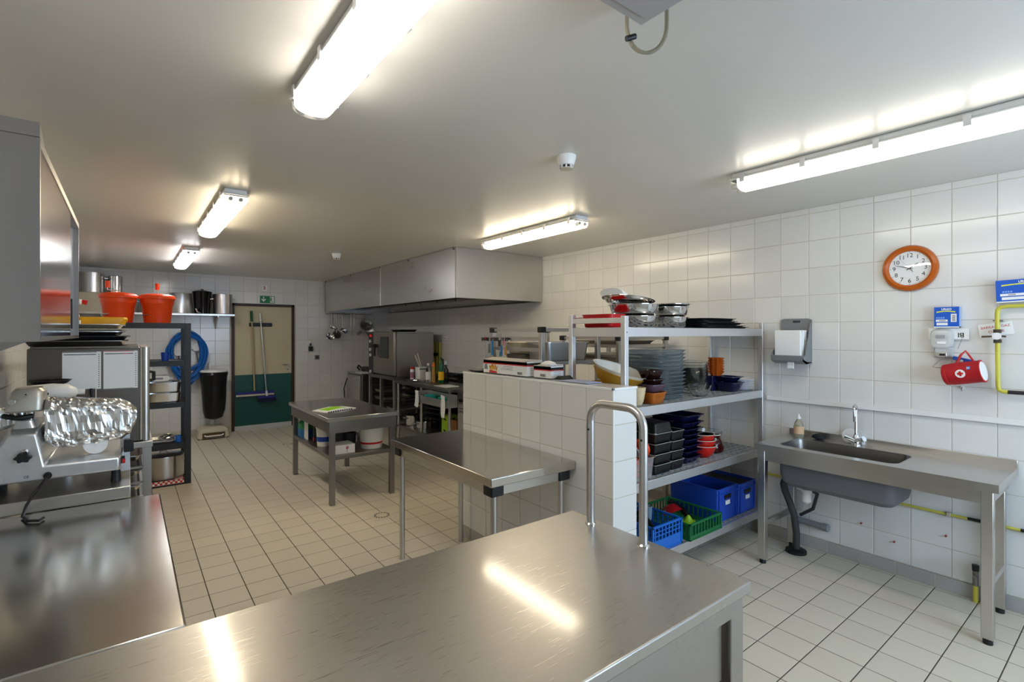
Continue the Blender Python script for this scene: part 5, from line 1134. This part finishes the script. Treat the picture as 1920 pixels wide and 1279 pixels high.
def carton(x0, x1, y0, y1, h, lab, seed, picture):
    z0 = PZ + .0025
    t = thing('cardboard_box', lab, 'box', ((x0 + x1) / 2, (y0 + y1) / 2, z0), group='cartons on the partition')
    MB().box(x0, y0, z0, x1, y1, z0 + .004).box(x0, y0, z0, x0 + .003, y1, z0 + h).box(x1 - .003, y0, z0, x1, y1, z0 + h + .01).box(x0 + .003, y0, z0, x1 - .003, y0 + .003, z0 + h).box(x0 + .003, y1 - .003, z0, x1 - .003, y1, z0 + h).build('carton_body', WHITEP, t)
    MB().box(x0 - .0006, y0 - .0006, z0 + h - .024, x1, y1, z0 + h - .0085).box(x0 - .0006, y0 - .0006, z0 + h - .024, x0 + .0002, y1, z0 + h - .002).build('black_band', INK, t)
    MB().box(x0 - .0009, y0 - .0009, z0 + h - .032, x0 + .0003, y1, z0 + h - .024).box(x0 - .0009, y0 - .0009, z0 + h - .032, x1, y0 + .0003, z0 + h - .024).build('red_band', REDINK, t)
    f1 = MB().loft([[(x0, y0 + .03, z0 + h), (x0, y1 - .02, z0 + h), (x0 + .003, y1 - .02, z0 + h), (x0 + .003, y0 + .03, z0 + h)], [(x0 + .05, y0 + .06, z0 + h + .012), (x0 + .05, y1 - .05, z0 + h + .018), (x0 + .053, y1 - .05, z0 + h + .018), (x0 + .053, y0 + .06, z0 + h + .012)]]).build('open_flap', mat('grey_card', '#a9a196', .8), t)
    if picture:
        rnd = random.Random(seed)
        for k in range(26):
            y = y1 - .13 + rnd.uniform(-.045, .045); z = z0 + .018 + rnd.uniform(0, .04) * (1 - abs(y - y1 + .13) / .06)
            a = rnd.uniform(-.5, .5); L_ = .032
            MB().prism([(y - .003, z), (y + .003, z), (y + .003 + L_ * sin(a), z + L_ * cos(a)), (y - .003 + L_ * sin(a), z + L_ * cos(a))], 'x', x0 - .0012 - .00002 * k, x0).build('printed_chip', mat('chip_gold_%d' % (k % 3), ['#d79a2a', '#b8741a', '#e6b84a'][k % 3], .7), t)
        MB().prism([(y1 - .18, z0 + .006), (y1 - .08, z0 + .006), (y1 - .085, z0 + .026), (y1 - .175, z0 + .02)], 'x', x0 - .0018, x0).build('printed_sauce', REDINK, t)
        for k in range(3): MB().box(x0 - .001, y0 + .16, z0 + .06 - k * .011, x0, y0 + .27 + .02 * k, z0 + .063 - k * .011).build('text_line', GREYP, t)
        MB().prism([(y1 - .06, z0 + .03), (y1 - .01, z0 + .03), (y1 - .02, z0 + .07), (y1 - .05, z0 + .072)], 'x', x0 - .001, x0).build('printed_logo', GREYP, t)
    for k in range(9): MB().box(x0 - .001, y0 + .055 + k * .006, z0 + .012, x0, y0 + .055 + k * .006 + (.002 if k % 2 else .0035), z0 + .03).build('barcode_bar', INK, t)
    for k in range(4): MB().box(x0 + .03, y0 - .001, z0 + .02 + k * .012, x0 + .09, y0, z0 + .0225 + k * .012).build('text_line', GREYP, t)
    return t
carton(2.205, 2.345, 2.70, 3.235, .105, 'long white carton with a picture of chips on the partition', 3, True)
carton(2.23, 2.345, 2.48, 2.655, .085, 'smaller open white carton with a plastic liner on the partition', 4, False)
mb = lump(2.29, 2.565, PZ + .085, .045, .075, .035, .14, seed=21); tag(mb.build('plastic_liner', WHITE, smooth=False), 'white plastic liner bulging from the smaller carton', 'plastic bag')
tag(MB().box(2.2, 2.12, PZ + .003, 2.33, 2.38, PZ + .007).build('paper_folder', mat('pale_blue_card', '#aab1cc', .7)), 'pale blue flat card lying on the partition top', 'paper')
tag(MB().prism([(2.36, PZ + .008), (2.44, PZ + .008), (2.40, PZ + .03)], 'x', 2.22, 2.33).build('black_wallet', BLACK), 'small black folded packet beside the pale blue card', 'packet')
tag(MB().pan(2.25, 3.33, PZ + .003, .16, .14, .17, .16, .014, .006).build('black_tray', BLKTIN), 'flat black tray at the far end of the partition top', 'tray')
# ---------------------------------------------------------------- on and in the middle worktable
t = thing('booklet', 'open leaflet with lime green print on the middle worktable', 'booklet', (1.7, 5.25, .836))
M_ = Matrix.Translation((1.71, 5.27, .836)) @ Matrix.Rotation(R(20), 4, 'Z')
MB().prism([(-.19, 0), (.19, 0), (.19, .003), (.02, .018), (-.19, .003)], 'y', -.11, .11).xf(M_).build('pages', WHITEP, t)
MB().prism([(-.13, .0078), (.03, .0178), (.10, .0122), (.10, .0128), (.03, .0187), (-.13, .0084)], 'y', -.06, .085).xf(M_).build('lime_print', mat('lime_ink', '#8fd000', .7), t)
for k in range(11): MB().prism([(-.16 + k * .028, .0), (-.145 + k * .028, .0), (-.145 + k * .028, .0065), (-.16 + k * .028, .0065)], 'y', -.113, -.11).xf(M_).build('binding_mark', INK, t)
zs = .463
def bucket(x, y, r0, r1, h, band, bm, lab, zb0, zb1, extra=None):
    t = thing('plastic_bucket', lab, 'bucket', (x, y, zs)); MB().lathe([(r0, 0), (r1, h), (r1 + .006, h), (r1 + .006, h + .012), (.001, h + .014)], x, y, zs, 28).build('tub', WHITE, t)
    f = lambda u: r0 + (r1 - r0) * u / h + .0008
    MB().lathe([(f(zb0), zb0), (f(zb1), zb1)], x, y, zs, 28, False, False).build(band, bm, t)
    if extra: extra(t)
    return t
bucket(1.63, 5.33, .075, .085, .185, 'blue_label', BLUE, 'white bucket with a blue label under the middle worktable', .05, .10)
bucket(1.99, 4.97, .105, .125, .20, 'red_stripe', RED, 'larger white bucket with a red stripe under the middle worktable', .045, .065)
t = thing('white_carton', 'small white carton with a pink flower mark at the worktable leg', 'box', (1.65, 4.93, zs)); MB().box(1.58, 4.84, zs, 1.77, 5.03, zs + .085).build('carton', WHITEP, t)
fl = MB(); 
for k in range(5): fl.cyl((1.695 + .01 * cos(k * 1.257), 4.8395, zs + .055 + .01 * sin(k * 1.257)), (1.695 + .01 * cos(k * 1.257), 4.8385, zs + .055 + .01 * sin(k * 1.257)), .006, n=8)
fl.box(1.694, 4.8385, zs + .01, 1.696, 4.8395, zs + .05).build('flower_print', mat('pink_ink', '#c4506a', .7), t)
t = thing('dark_crate', 'dark plastic crate with white label beside the striped bucket', 'crate', (1.86, 5.2, zs)); MB().pan(1.80, 5.12, zs, .10, .16, .12, .18, .15, .005).build('body', BLACKM, t); MB().box(1.855, 5.035, zs + .06, 1.862, 5.04, zs + .12).build('label', WHITEP, t)
t = thing('grey_tub', 'dark grey tub standing behind the white carton', 'tub', (1.68, 5.15, zs)); MB().lathe([(.06, 0), (.07, .16), (.065, .16), (.05, .005)], 1.70, 5.12, zs + .0, 22).build('tub', DKGREY, t)
t = thing('white_carton', 'tall cream carton at the back right under the worktable', 'box', (2.1, 5.05, zs)); MB().box(2.085, 5.12, zs, 2.145, 5.35, zs + .20).build('carton', CREAMP, t); MB().box(2.10, 5.1185, zs + .17, 2.13, 5.12, zs + .18).build('mark', INK, t)
t = thing('cleaning_bag', 'green and blue refill bag at the door end of the worktable shelf', 'bag', (1.60, 5.98, zs))
MB().loft([[(x, y, zs) for x, y in rr(1.61, 5.95, .14, .2, .03)], [(x, y, zs + .09) for x, y in rr(1.61, 5.95, .15, .2, .04)]]).build('blue_part', mat('bag_blue', '#2a6aa8', .5), t); MB().loft([[(x, y, zs + .088) for x, y in rr(1.61, 5.95, .148, .2, .04)], [(x, y, zs + .15) for x, y in rr(1.61, 5.95, .14, .18, .04)], [(x, y, zs + .19) for x, y in rr(1.61, 5.95, .06, .12, .02)]]).build('green_part', mat('bag_green', '#2a7d4f', .5), t)
tag(MB().box(1.56, 5.70, zs, 1.566, 5.84, zs + .2).build('white_board', WHITE), 'thin white board standing on the worktable shelf', 'board')
t = thing('black_canister', 'black canister with a red mark on the worktable shelf', 'canister', (1.64, 5.58, zs)); MB().lathe([(.06, 0), (.062, .15), (.05, .17), (.02, .18), (.02, .2), (.001, .2)], 1.64, 5.56, zs, 20).build('body', BLACK, t); MB().box(1.575, 5.53, zs + .02, 1.579, 5.56, zs + .05).build('red_mark', RED, t)
# ---------------------------------------------------------------- bottles on the cooking bench
zb = .921
def bottle(x, y, prof, m, lab, cap=None, label=None, name='bottle'):
    t = thing(name, lab, 'bottle', (x, y, zb), group='bottles on the cooking bench')
    MB().lathe(prof, x, y, zb, 18).build('bottle_body', m, t)
    if cap: MB().lathe(cap[0], x, y, zb, 14).build('cap', cap[1], t)
    if label: MB().lathe([(label[0], label[1]), (label[0], label[2])], x, y, zb, 18, False, False).build('label', label[3], t)
    return t
bottle(3.44, 6.98, [(.03, 0), (.032, .15), (.02, .17)], WHITE, 'small white jar with a red lid at the oven end of the bench', ([(.028, .165), (.028, .195), (.001, .196)], RED), (.0326, .03, .12, mat('magenta_label', '#a06a86', .6)))
t = thing('utensil_box', 'white container with wooden sticks standing beside the oven', 'container', (3.52, 6.85, zb)); MB().loft([[(x, y, zb) for x, y in rr(3.53, 6.84, .14, .14, .01)], [(x, y, zb + .2) for x, y in rr(3.53, 6.84, .15, .15, .01)], [(x, y, zb + .2) for x, y in rr(3.53, 6.84, .14, .14, .01)], [(x, y, zb + .02) for x, y in rr(3.53, 6.84, .13, .13, .01)]]).build('container', WHITE, t); MB().box(3.458, 6.763, zb + .165, 3.602, 6.917, zb + .18).build('green_band', mat('dark_green_band', '#14603c', .5), t)
for i, (dx, dz) in enumerate(((-.09, .32), (-.05, .35))): tag(MB().cyl((3.56, 6.84, zb + .06), (3.56 + dx - .04, 6.86, zb + .06 + dz), .008).build('wooden_stick', mat('bleached_wood', '#d8cfc0', .6)), ['wooden stick leaning furthest left in the white container', 'more upright wooden stick in the white container'][i], 'stick', 'sticks in the container')
bottle(3.46, 6.50, [(.035, 0), (.038, .005), (.038, .16), (.018, .22), (.016, .25)], GLASS, 'clear glass bottle with a white label on the bench', ([(.018, .245), (.018, .275), (.001, .276)], WHITE), (.0386, .04, .15, WHITEP))
bottle(3.52, 6.45, [(.030, 0), (.032, .15), (.022, .20), (.018, .23)], mat('mustard_plastic', '#a8803a', .3), 'mustard squeeze bottle with red and yellow cap', ([(.024, .23), (.024, .27), (.012, .275), (.006, .30), (.001, .301)], mat('orange_cap', '#e07a14', .4)))
bottle(3.57, 6.32, [(.04, 0), (.042, .005), (.042, .2), (.016, .29), (.014, .34)], mat('green_glass', '#0f7a4a', .08, trans=.5), 'green bottle with a yellow label on the bench', ([(.016, .335), (.016, .36), (.001, .361)], mat('dark_green_cap', '#0c3d26', .5)), (.0426, .04, .16, mat('yellow_label', '#e8b81c', .6)))
bottle(3.70, 6.42, [(.045, 0), (.048, .005), (.048, .17), (.02, .22), (.018, .26)], mat('dark_glass', '#151312', .08), 'dark bottle with a white neck behind the green one', ([(.02, .25), (.02, .30), (.001, .301)], WHITE), (.0486, .05, .14, mat('black_gold_label', '#2a2118', .6)))
bottle(3.735, 6.56, [(.035, 0), (.038, .005), (.038, .18), (.016, .24), (.014, .31)], mat('dark_glass', '#151312', .08), 'tall slim dark bottle nearest the tiled wall', ([(.015, .3), (.015, .325), (.001, .326)], BLACK))
t = thing('crumpled_wrap', 'crumpled clear wrap lying in front of the bottles', 'wrap', (3.36, 6.75, zb)); lump(3.37, 6.72, zb + .02, .06, .12, .022, .25, seed=33).build('wrap', FOIL, t, smooth=False)
tag(MB().box(3.28, 5.72, zb, 3.5, 6.0, zb + .006).build('paper_sheet', WHITEP), 'white paper lying at the near end of the cooking bench', 'paper')
t = thing('yellow_gas_pipes', 'pair of yellow gas pipes rising behind the combi oven', 'pipe', (4.09, 7.3, .95))
for y in (7.28, 7.38, 7.46): MB().cyl((4.09, y, .95), (4.09, y, 1.48), .016, n=12).build('pipe', YELLOW, t)
MB().cyl((4.055, 7.33, 1.28), (4.055, 7.42, 1.28), .03).build('valve', BLACK, t)
t = thing('notice', 'small white notice on the tiles above the yellow gas pipes', 'sign', (4.11, 7.1, 1.55)); MB().box(4.108, 7.05, 1.53, 4.114, 7.22, 1.58).build('plate', WHITEP, t); MB().box(4.107, 7.08, 1.548, 4.108, 7.2, 1.556).build('text_line', REDINK, t)

# ================================================================ right wall
t = thing('wall_clock', 'round wall clock with orange wooden rim above the sink', 'clock', (4.09, 1.02, 2.06))
CK = Matrix.Translation((XR - .001, 1.02, 2.062)) @ ROT_RIGHT
MB().lathe([(.108, .0), (.150, .0), (.152, .012), (.145, .028), (.128, .034), (.115, .026), (.112, .016)], 0, 0, 0, 48, False, False).xf(CK).build('rim', mat('orange_wood', '#b8590f', .25, noise=.12, nscale=8), t)
face = MB().lathe([(.116, .012), (.116, .0135), (.001, .0135)], 0, 0, 0, 40).xf(CK).build('face', WHITEP, t)
for h in range(1, 13):
    a = pi / 2 - h * pi / 6
    p = CK @ Vector((.084 * cos(a), .084 * sin(a), .0139)); text('numeral', str(h), .038, INK, face, p, ROT_RIGHT, extr=.0002)
    MB().cyl((.105 * cos(a), .105 * sin(a), .0135), (.105 * cos(a), .105 * sin(a), .0142), .0022, n=8).xf(CK).build('hour_mark', INK, face)
def hand(ang, L, w, z, back=.018, m=INK):
    MB().prism([(-w, -back), (w, -back), (w * .6, L), (-w * .6, L)], 'z', z, z + .001).xf(CK @ Matrix.Rotation(-ang, 4, 'Z')).build('hand', m, t)
hand(R(54), .055, .0022, .0165); hand(R(288), .082, .0018, .018); hand(R(322), .08, .0006, .0195, .03, GREYP); hand(R(142), .03, .0018, .0165, 0)
MB().lathe([(.116, .0205), (.10, .0215), (.001, .023)], 0, 0, 0, 40, False, True).xf(CK).build('glass', pane, t)
# paper towel dispenser
t = thing('towel_dispenser', 'grey open paper towel dispenser with white towels on the tiles', 'dispenser', (4.05, 1.73, 1.4))
GD = mat('grey_dispenser', '#7d7f80', .4)
MB().prism([(1.845, 1.42), (1.845, 1.735), (1.82, 1.745), (1.645, 1.745), (1.62, 1.735), (1.62, 1.40)], 'x', 4.105, 4.114).build('back_plate', GD, t)
MB().prism([(4.108, 1.41), (4.108, 1.735), (4.09, 1.70), (4.0, 1.47), (3.955, 1.445), (3.955, 1.425), (4.02, 1.40)], 'y', 1.62, 1.626).build('side_cheek', GD, t)
MB().prism([(4.108, 1.41), (4.108, 1.60), (3.96, 1.475), (3.955, 1.425), (4.02, 1.40)], 'y', 1.845, 1.851).build('side_cheek', GD, t)
MB().prism([(4.108, 1.40), (4.02, 1.40), (3.955, 1.425), (3.95, 1.46), (3.962, 1.465), (3.968, 1.435), (4.03, 1.415), (4.108, 1.415)], 'y', 1.62, 1.851).build('tray', GD, t)
MB().box(4.1, 1.70, 1.715, 4.106, 1.75, 1.73).build('latch', DKGREY, t)
MB().box(3.99, 1.70, 1.365, 4.0, 1.745, 1.415).build('paper_tail', WHITEP, t)
tw = thing('paper_towels', 'folded white paper towels in the grey dispenser', 'paper towels', (4.02, 1.74, 1.42))
for i in range(5): MB().box(3.975 + i * .024, 1.645 + .004 * (i % 2), 1.44, 3.995 + i * .024, 1.835 - .004 * (i % 3), 1.655 - .012 * (i % 2)).build('towel_fold', WHITEP, tw, bevel=.006)
# plaster boxes, holder, first-aid bag, signs
def plaster(y0, y1, z0, z1, depth, lab, rot=0):
    c = Vector((XR - .003 - depth / 2, (y0 + y1) / 2, (z0 + z1) / 2)); h2, w2 = (z1 - z0) / 2, (y1 - y0) / 2
    t = thing('plaster_box', lab, 'box', (c.x, c.y, z0), group='blue plaster boxes')
    M_ = Matrix.Translation(c) @ Matrix.Rotation(R(rot), 4, 'X')
    Bx = lambda a, b, c_, d_, x0, x1: MB().box(x0, a, c_, x1, b, d_).xf(M_)
    PB = mat('plaster_blue', '#1458c0', .4)
    MB().box(-depth / 2, -w2, -h2, depth / 2, w2, h2).xf(M_).build('carton', PB, t)
    f = -depth / 2
    Bx(-w2, w2, -h2 - .0005, -h2 + .006, f - .0006, depth / 2).build('white_base', WHITEP, t)
    MB().box(f + .002, -w2 - .0008, -h2 + .006, depth / 2, -w2, h2).xf(M_).build('white_side', mat('pale_blue_side', '#9fb2d6', .6), t)
    MB().prism([(w2 * .8 - (w2 * 1.5) * i / 10, h2 - .028 + .004 * sin(pi * i / 10)) for i in range(11)] + [(w2 * .8 - (w2 * 1.5) * i / 10, h2 - .036 + .006 * sin(pi * i / 10)) for i in range(10, -1, -1)], 'x', f - .0008, f).xf(M_).build('yellow_swoosh', mat('swoosh_yellow', '#dfe03a', .6), t)
    p = M_ @ Vector((f - .001, 0, h2 - .015)); text('brand_lettering', 'URGO', .017, WHITEP, t, p, Matrix.Rotation(R(rot), 4, 'X') @ ROT_RIGHT, bold=.0006)
    Bx(-w2 * .1, w2 * .85, -h2 + .036, -h2 + .05, f - .0008, f).build('white_label', WHITEP, t)
    Bx(-w2 * .1, w2 * .8, -h2 + .014, -h2 + .03, f - .0008, f).build('white_label', WHITEP, t)
    for k in range(8): Bx(w2 * .55 - k * .004, w2 * .55 - k * .004 + .002, -h2 + .039, -h2 + .047, f - .001, f).build('print_bar', INK, t)
    for k in range(4): Bx(w2 * .7 - k * .011, w2 * .7 - k * .011 + .008, -h2 + .056, -h2 + .066, f - .001, f).build('print_icon', mat('light_blue_print', '#7fa8e8', .6), t)
    Bx(-w2 * .8, -w2 * .35, -h2 + .035, -h2 + .085, f - .0008, f).build('barcode_label', WHITEP, t)
    for k in range(8): Bx(-w2 * .72, -w2 * .45, -h2 + .04 + k * .005, -h2 + .0425 + k * .005, f - .001, f).build('barcode_bar', INK, t)
plaster(.765, .886, 1.668, 1.797, .045, 'blue plaster box on the wall holder above the first-aid bag')
plaster(.36, .60, 1.815, 1.945, .05, 'blue plaster box tilted on the yellow gas pipe', -2)
t = thing('upside_down_sign', 'white sign mounted upside down behind the clear plastic holder', 'sign', (4.1, .82, 1.59))
MB().box(4.095, .725, 1.594, 4.108, .921, 1.663).build('plate', WHITEP, t)
text('lettering', 'BI', .04, mat('dark_green_ink', '#1d2a24', .7), t, (4.0945, .762, 1.622), ROT_RIGHT, spin=pi, bold=.0006)
text('lettering', 'II', .03, MATS['dark_green_ink'], t, (4.0945, .900, 1.622), ROT_RIGHT, spin=pi, bold=.001)
t = thing('wall_holder', 'clear plastic plaster dispenser with a metal clip on the wall', 'dispenser', (4.06, .85, 1.5))
MB().loft([[(x, y, z) for x, (y, z) in zip([4.093] * 16, rr(.852, 1.60, .115, .12, .03))], [(x, y, z) for x, (y, z) in zip([4.06] * 16, rr(.852, 1.595, .10, .11, .03))], [(x, y, z) for x, (y, z) in zip([4.055] * 16, rr(.852, 1.595, .08, .09, .03))]]).build('cover', mat('frosted_plastic', (.88, .88, .86), .25, trans=.5, ior=1.2), t)
MB().box(4.05, .83, 1.60, 4.054, .875, 1.622).build('label', mat('grey_label', '#9a9a9c', .6), t); MB().box(4.05, .825, 1.565, 4.054, .868, 1.58).build('label', WHITEP, t)
MB().loft([[(4.112, y, z) for y, z in rr(.847, 1.51, .1, .07, .01)], [(4.07, y, z) for y, z in rr(.847, 1.515, .07, .06, .01)]]).build('lower_bracket', mat('frosted_plastic', '#fff'), t)
MB().box(4.05, .82, 1.482, 4.112, .872, 1.512).build('metal_clip', STEEL, t, bevel=.003); MB().box(4.048, .828, 1.492, 4.052, .856, 1.504).build('slot', BLACK, t)
MB().tube([(4.06, .84, 1.482), (4.03, .87, 1.44), (4.02, .885, 1.42), (4.03, .86, 1.415), (4.02, .83, 1.42)], .0018, 6).tube([(4.09, .755, 1.60), (4.085, .775, 1.535)], .0012, 6).build('wire', STEEL_DK, t)
t = thing('first_aid_bag', 'red cylindrical first-aid bag with a white cross badge hanging on the wall', 'first-aid bag', (4.02, .75, 1.32))
RF = mat('red_fabric', '#b3121c', .65, bump=.25, nscale=60)
ax0, ax1 = Vector((4.035, .828, 1.372)), Vector((4.02, .648, 1.408)); dv = (ax1 - ax0).normalized(); Lb = (ax1 - ax0).length
FB = Matrix.Translation(ax0) @ Vector((0, 0, 1)).rotation_difference(dv).to_matrix().to_4x4()
MB().lathe([(.056, 0), (.062, .004), (.064, .02), (.0625, .022), (.066, .04), (.0665, Lb * .6), (.065, Lb - .012), (.067, Lb - .008), (.067, Lb), (.060, Lb + .001)], 0, 0, 0, 36).xf(FB).build('bag_body', RF, t)
MB().lathe([(.058, Lb + .001), (.056, Lb + .004), (.001, Lb + .004)], 0, 0, 0, 32).xf(FB).build('end_disc', WHITE, t)
# badge on the side of the roll facing the room
cx = ax0 + dv * .095; nr = Vector((-1, -.12, .02)); nr = (nr - dv * nr.dot(dv)).normalized(); up = dv.cross(nr) * -1
if up.z < 0: up = -up
def onbag(u, v, h):  # u along the axis, v up around the roll
    a = v / .066; return cx + dv * u + (nr * cos(a) + up * sin(a)) * (.066 + h)
def badge(poly, h, nm, m, steps=1):
    mb = MB(); mb.loft([[onbag(u, v, h) for u, v in poly], [onbag(u, v, h + .0008) for u, v in poly]]); mb.build(nm, m, t)
badge([(.024 * cos(2 * pi * i / 20), .024 * sin(2 * pi * i / 20)) for i in range(20)], .0022, 'white_badge', WHITEP)
for w, h2 in ((.014, .0048), (.0048, .014)): badge([(-w, -h2), (w, -h2), (w, h2), (-w, h2)], .0034, 'red_cross', RED)
badge([(.032, .02), (.05, .02), (.05, .04), (.032, .04)], .001, 'blue_tag', mat('tag_blue', '#6b7fb4', .6)); badge([(.034, .027), (.046, .027), (.046, .031), (.034, .031)], .002, 'tag_text', WHITEP)
s0, s1 = ax0 + dv * .06, ax0 + dv * .145
MB().tube([tuple(s0 + Vector((-.01, 0, .062))), (4.04, .752, 1.50), (4.05, .732, 1.525), (4.04, .715, 1.50), tuple(s1 + Vector((-.01, 0, .06)))], .005, 8, flat=2.0).build('strap', RED, t)
t = thing('blue_clip', 'blue plastic clip behind the strap of the first-aid bag', 'clip', (4.08, .73, 1.46)); MB().box(4.075, .69, 1.455, 4.095, .80, 1.478).xf(Matrix.Translation((0, .745, 1.465)) @ Matrix.Rotation(R(14), 4, 'X') @ Matrix.Translation((0, -.745, -1.465))).build('clip', BLUE, t, bevel=.004); MB().cyl((4.074, .755, 1.462), (4.072, .755, 1.462), .008, n=12).build('white_dot', WHITE, t)
t = thing('hook', 'small screw hook in the tiles below the first-aid bag', 'hook', (4.1, .755, 1.29)); MB().tube([(4.112, .757, 1.295), (4.09, .757, 1.295), (4.082, .757, 1.285), (4.09, .757, 1.275)], .003).build('hook', STEEL, t); MB().cyl((4.1145, .757, 1.295), (4.110, .757, 1.295), .011, n=12).build('rosette', WHITE, t)
t = thing('gas_sign', 'tilted white sign with red letters behind the yellow gas valve', 'sign', (4.11, .61, 1.6))
Mg = Matrix.Translation((4.1105, .607, 1.656)) @ Matrix.Rotation(R(-9), 4, 'X')
MB().box(-.002, -.076, -.038, .001, .076, .038).xf(Mg).build('plate', WHITEP, t)
text('lettering', 'BARRAGE GAZ', .0195, REDINK, t, Mg @ Vector((-.0024, 0, .015)), Matrix.Rotation(R(-9), 4, 'X') @ ROT_RIGHT, extr=.0003)
text('lettering', 'CUISINE', .0195, REDINK, t, Mg @ Vector((-.0024, 0, -.013)), Matrix.Rotation(R(-9), 4, 'X') @ ROT_RIGHT, extr=.0003)
t = thing('gas_riser', 'yellow gas pipe bend with a shut-off valve at the right edge', 'pipe', (4.07, .59, 1.3))
MB().tube([(4.075, -.3, 1.795), (4.075, .555, 1.79), (4.075, .582, 1.785), (4.075, .594, 1.77), (4.075, .596, 1.74), (4.075, .592, 1.32), (4.075, .588, 1.298), (4.075, .572, 1.29), (4.075, .55, 1.288)], .0115, 12).build('yellow_pipe', YELLOW, t)
MB().tube([(4.075, .552, 1.288), (4.075, .3, 1.29), (4.075, -.3, 1.29)], .0115, 12).build('black_pipe', BLACKM, t)
MB().cyl((4.075, .595, 1.655), (4.075, .595, 1.635), .0185, n=6).cyl((4.075, .594, 1.595), (4.075, .594, 1.575), .0185, n=6).cyl((4.075, .594, 1.64), (4.075, .594, 1.59), .013).build('valve_nuts', mat('bronze_dark', '#4d4436', .45, .7), t)
MB().cyl((4.06, .594, 1.615), (4.045, .594, 1.615), .021, n=12).build('valve_handle_cap', WHITE, t)
MB().tube([(4.05, .66, 1.612), (4.05, .57, 1.615), (4.05, .555, 1.613)], .005).build('lever', MATS['bronze_dark'], t)
MB().box(4.07, .575, 1.703, 4.113, .615, 1.711).build('clamp', STEEL_DK, t, bevel=.002)
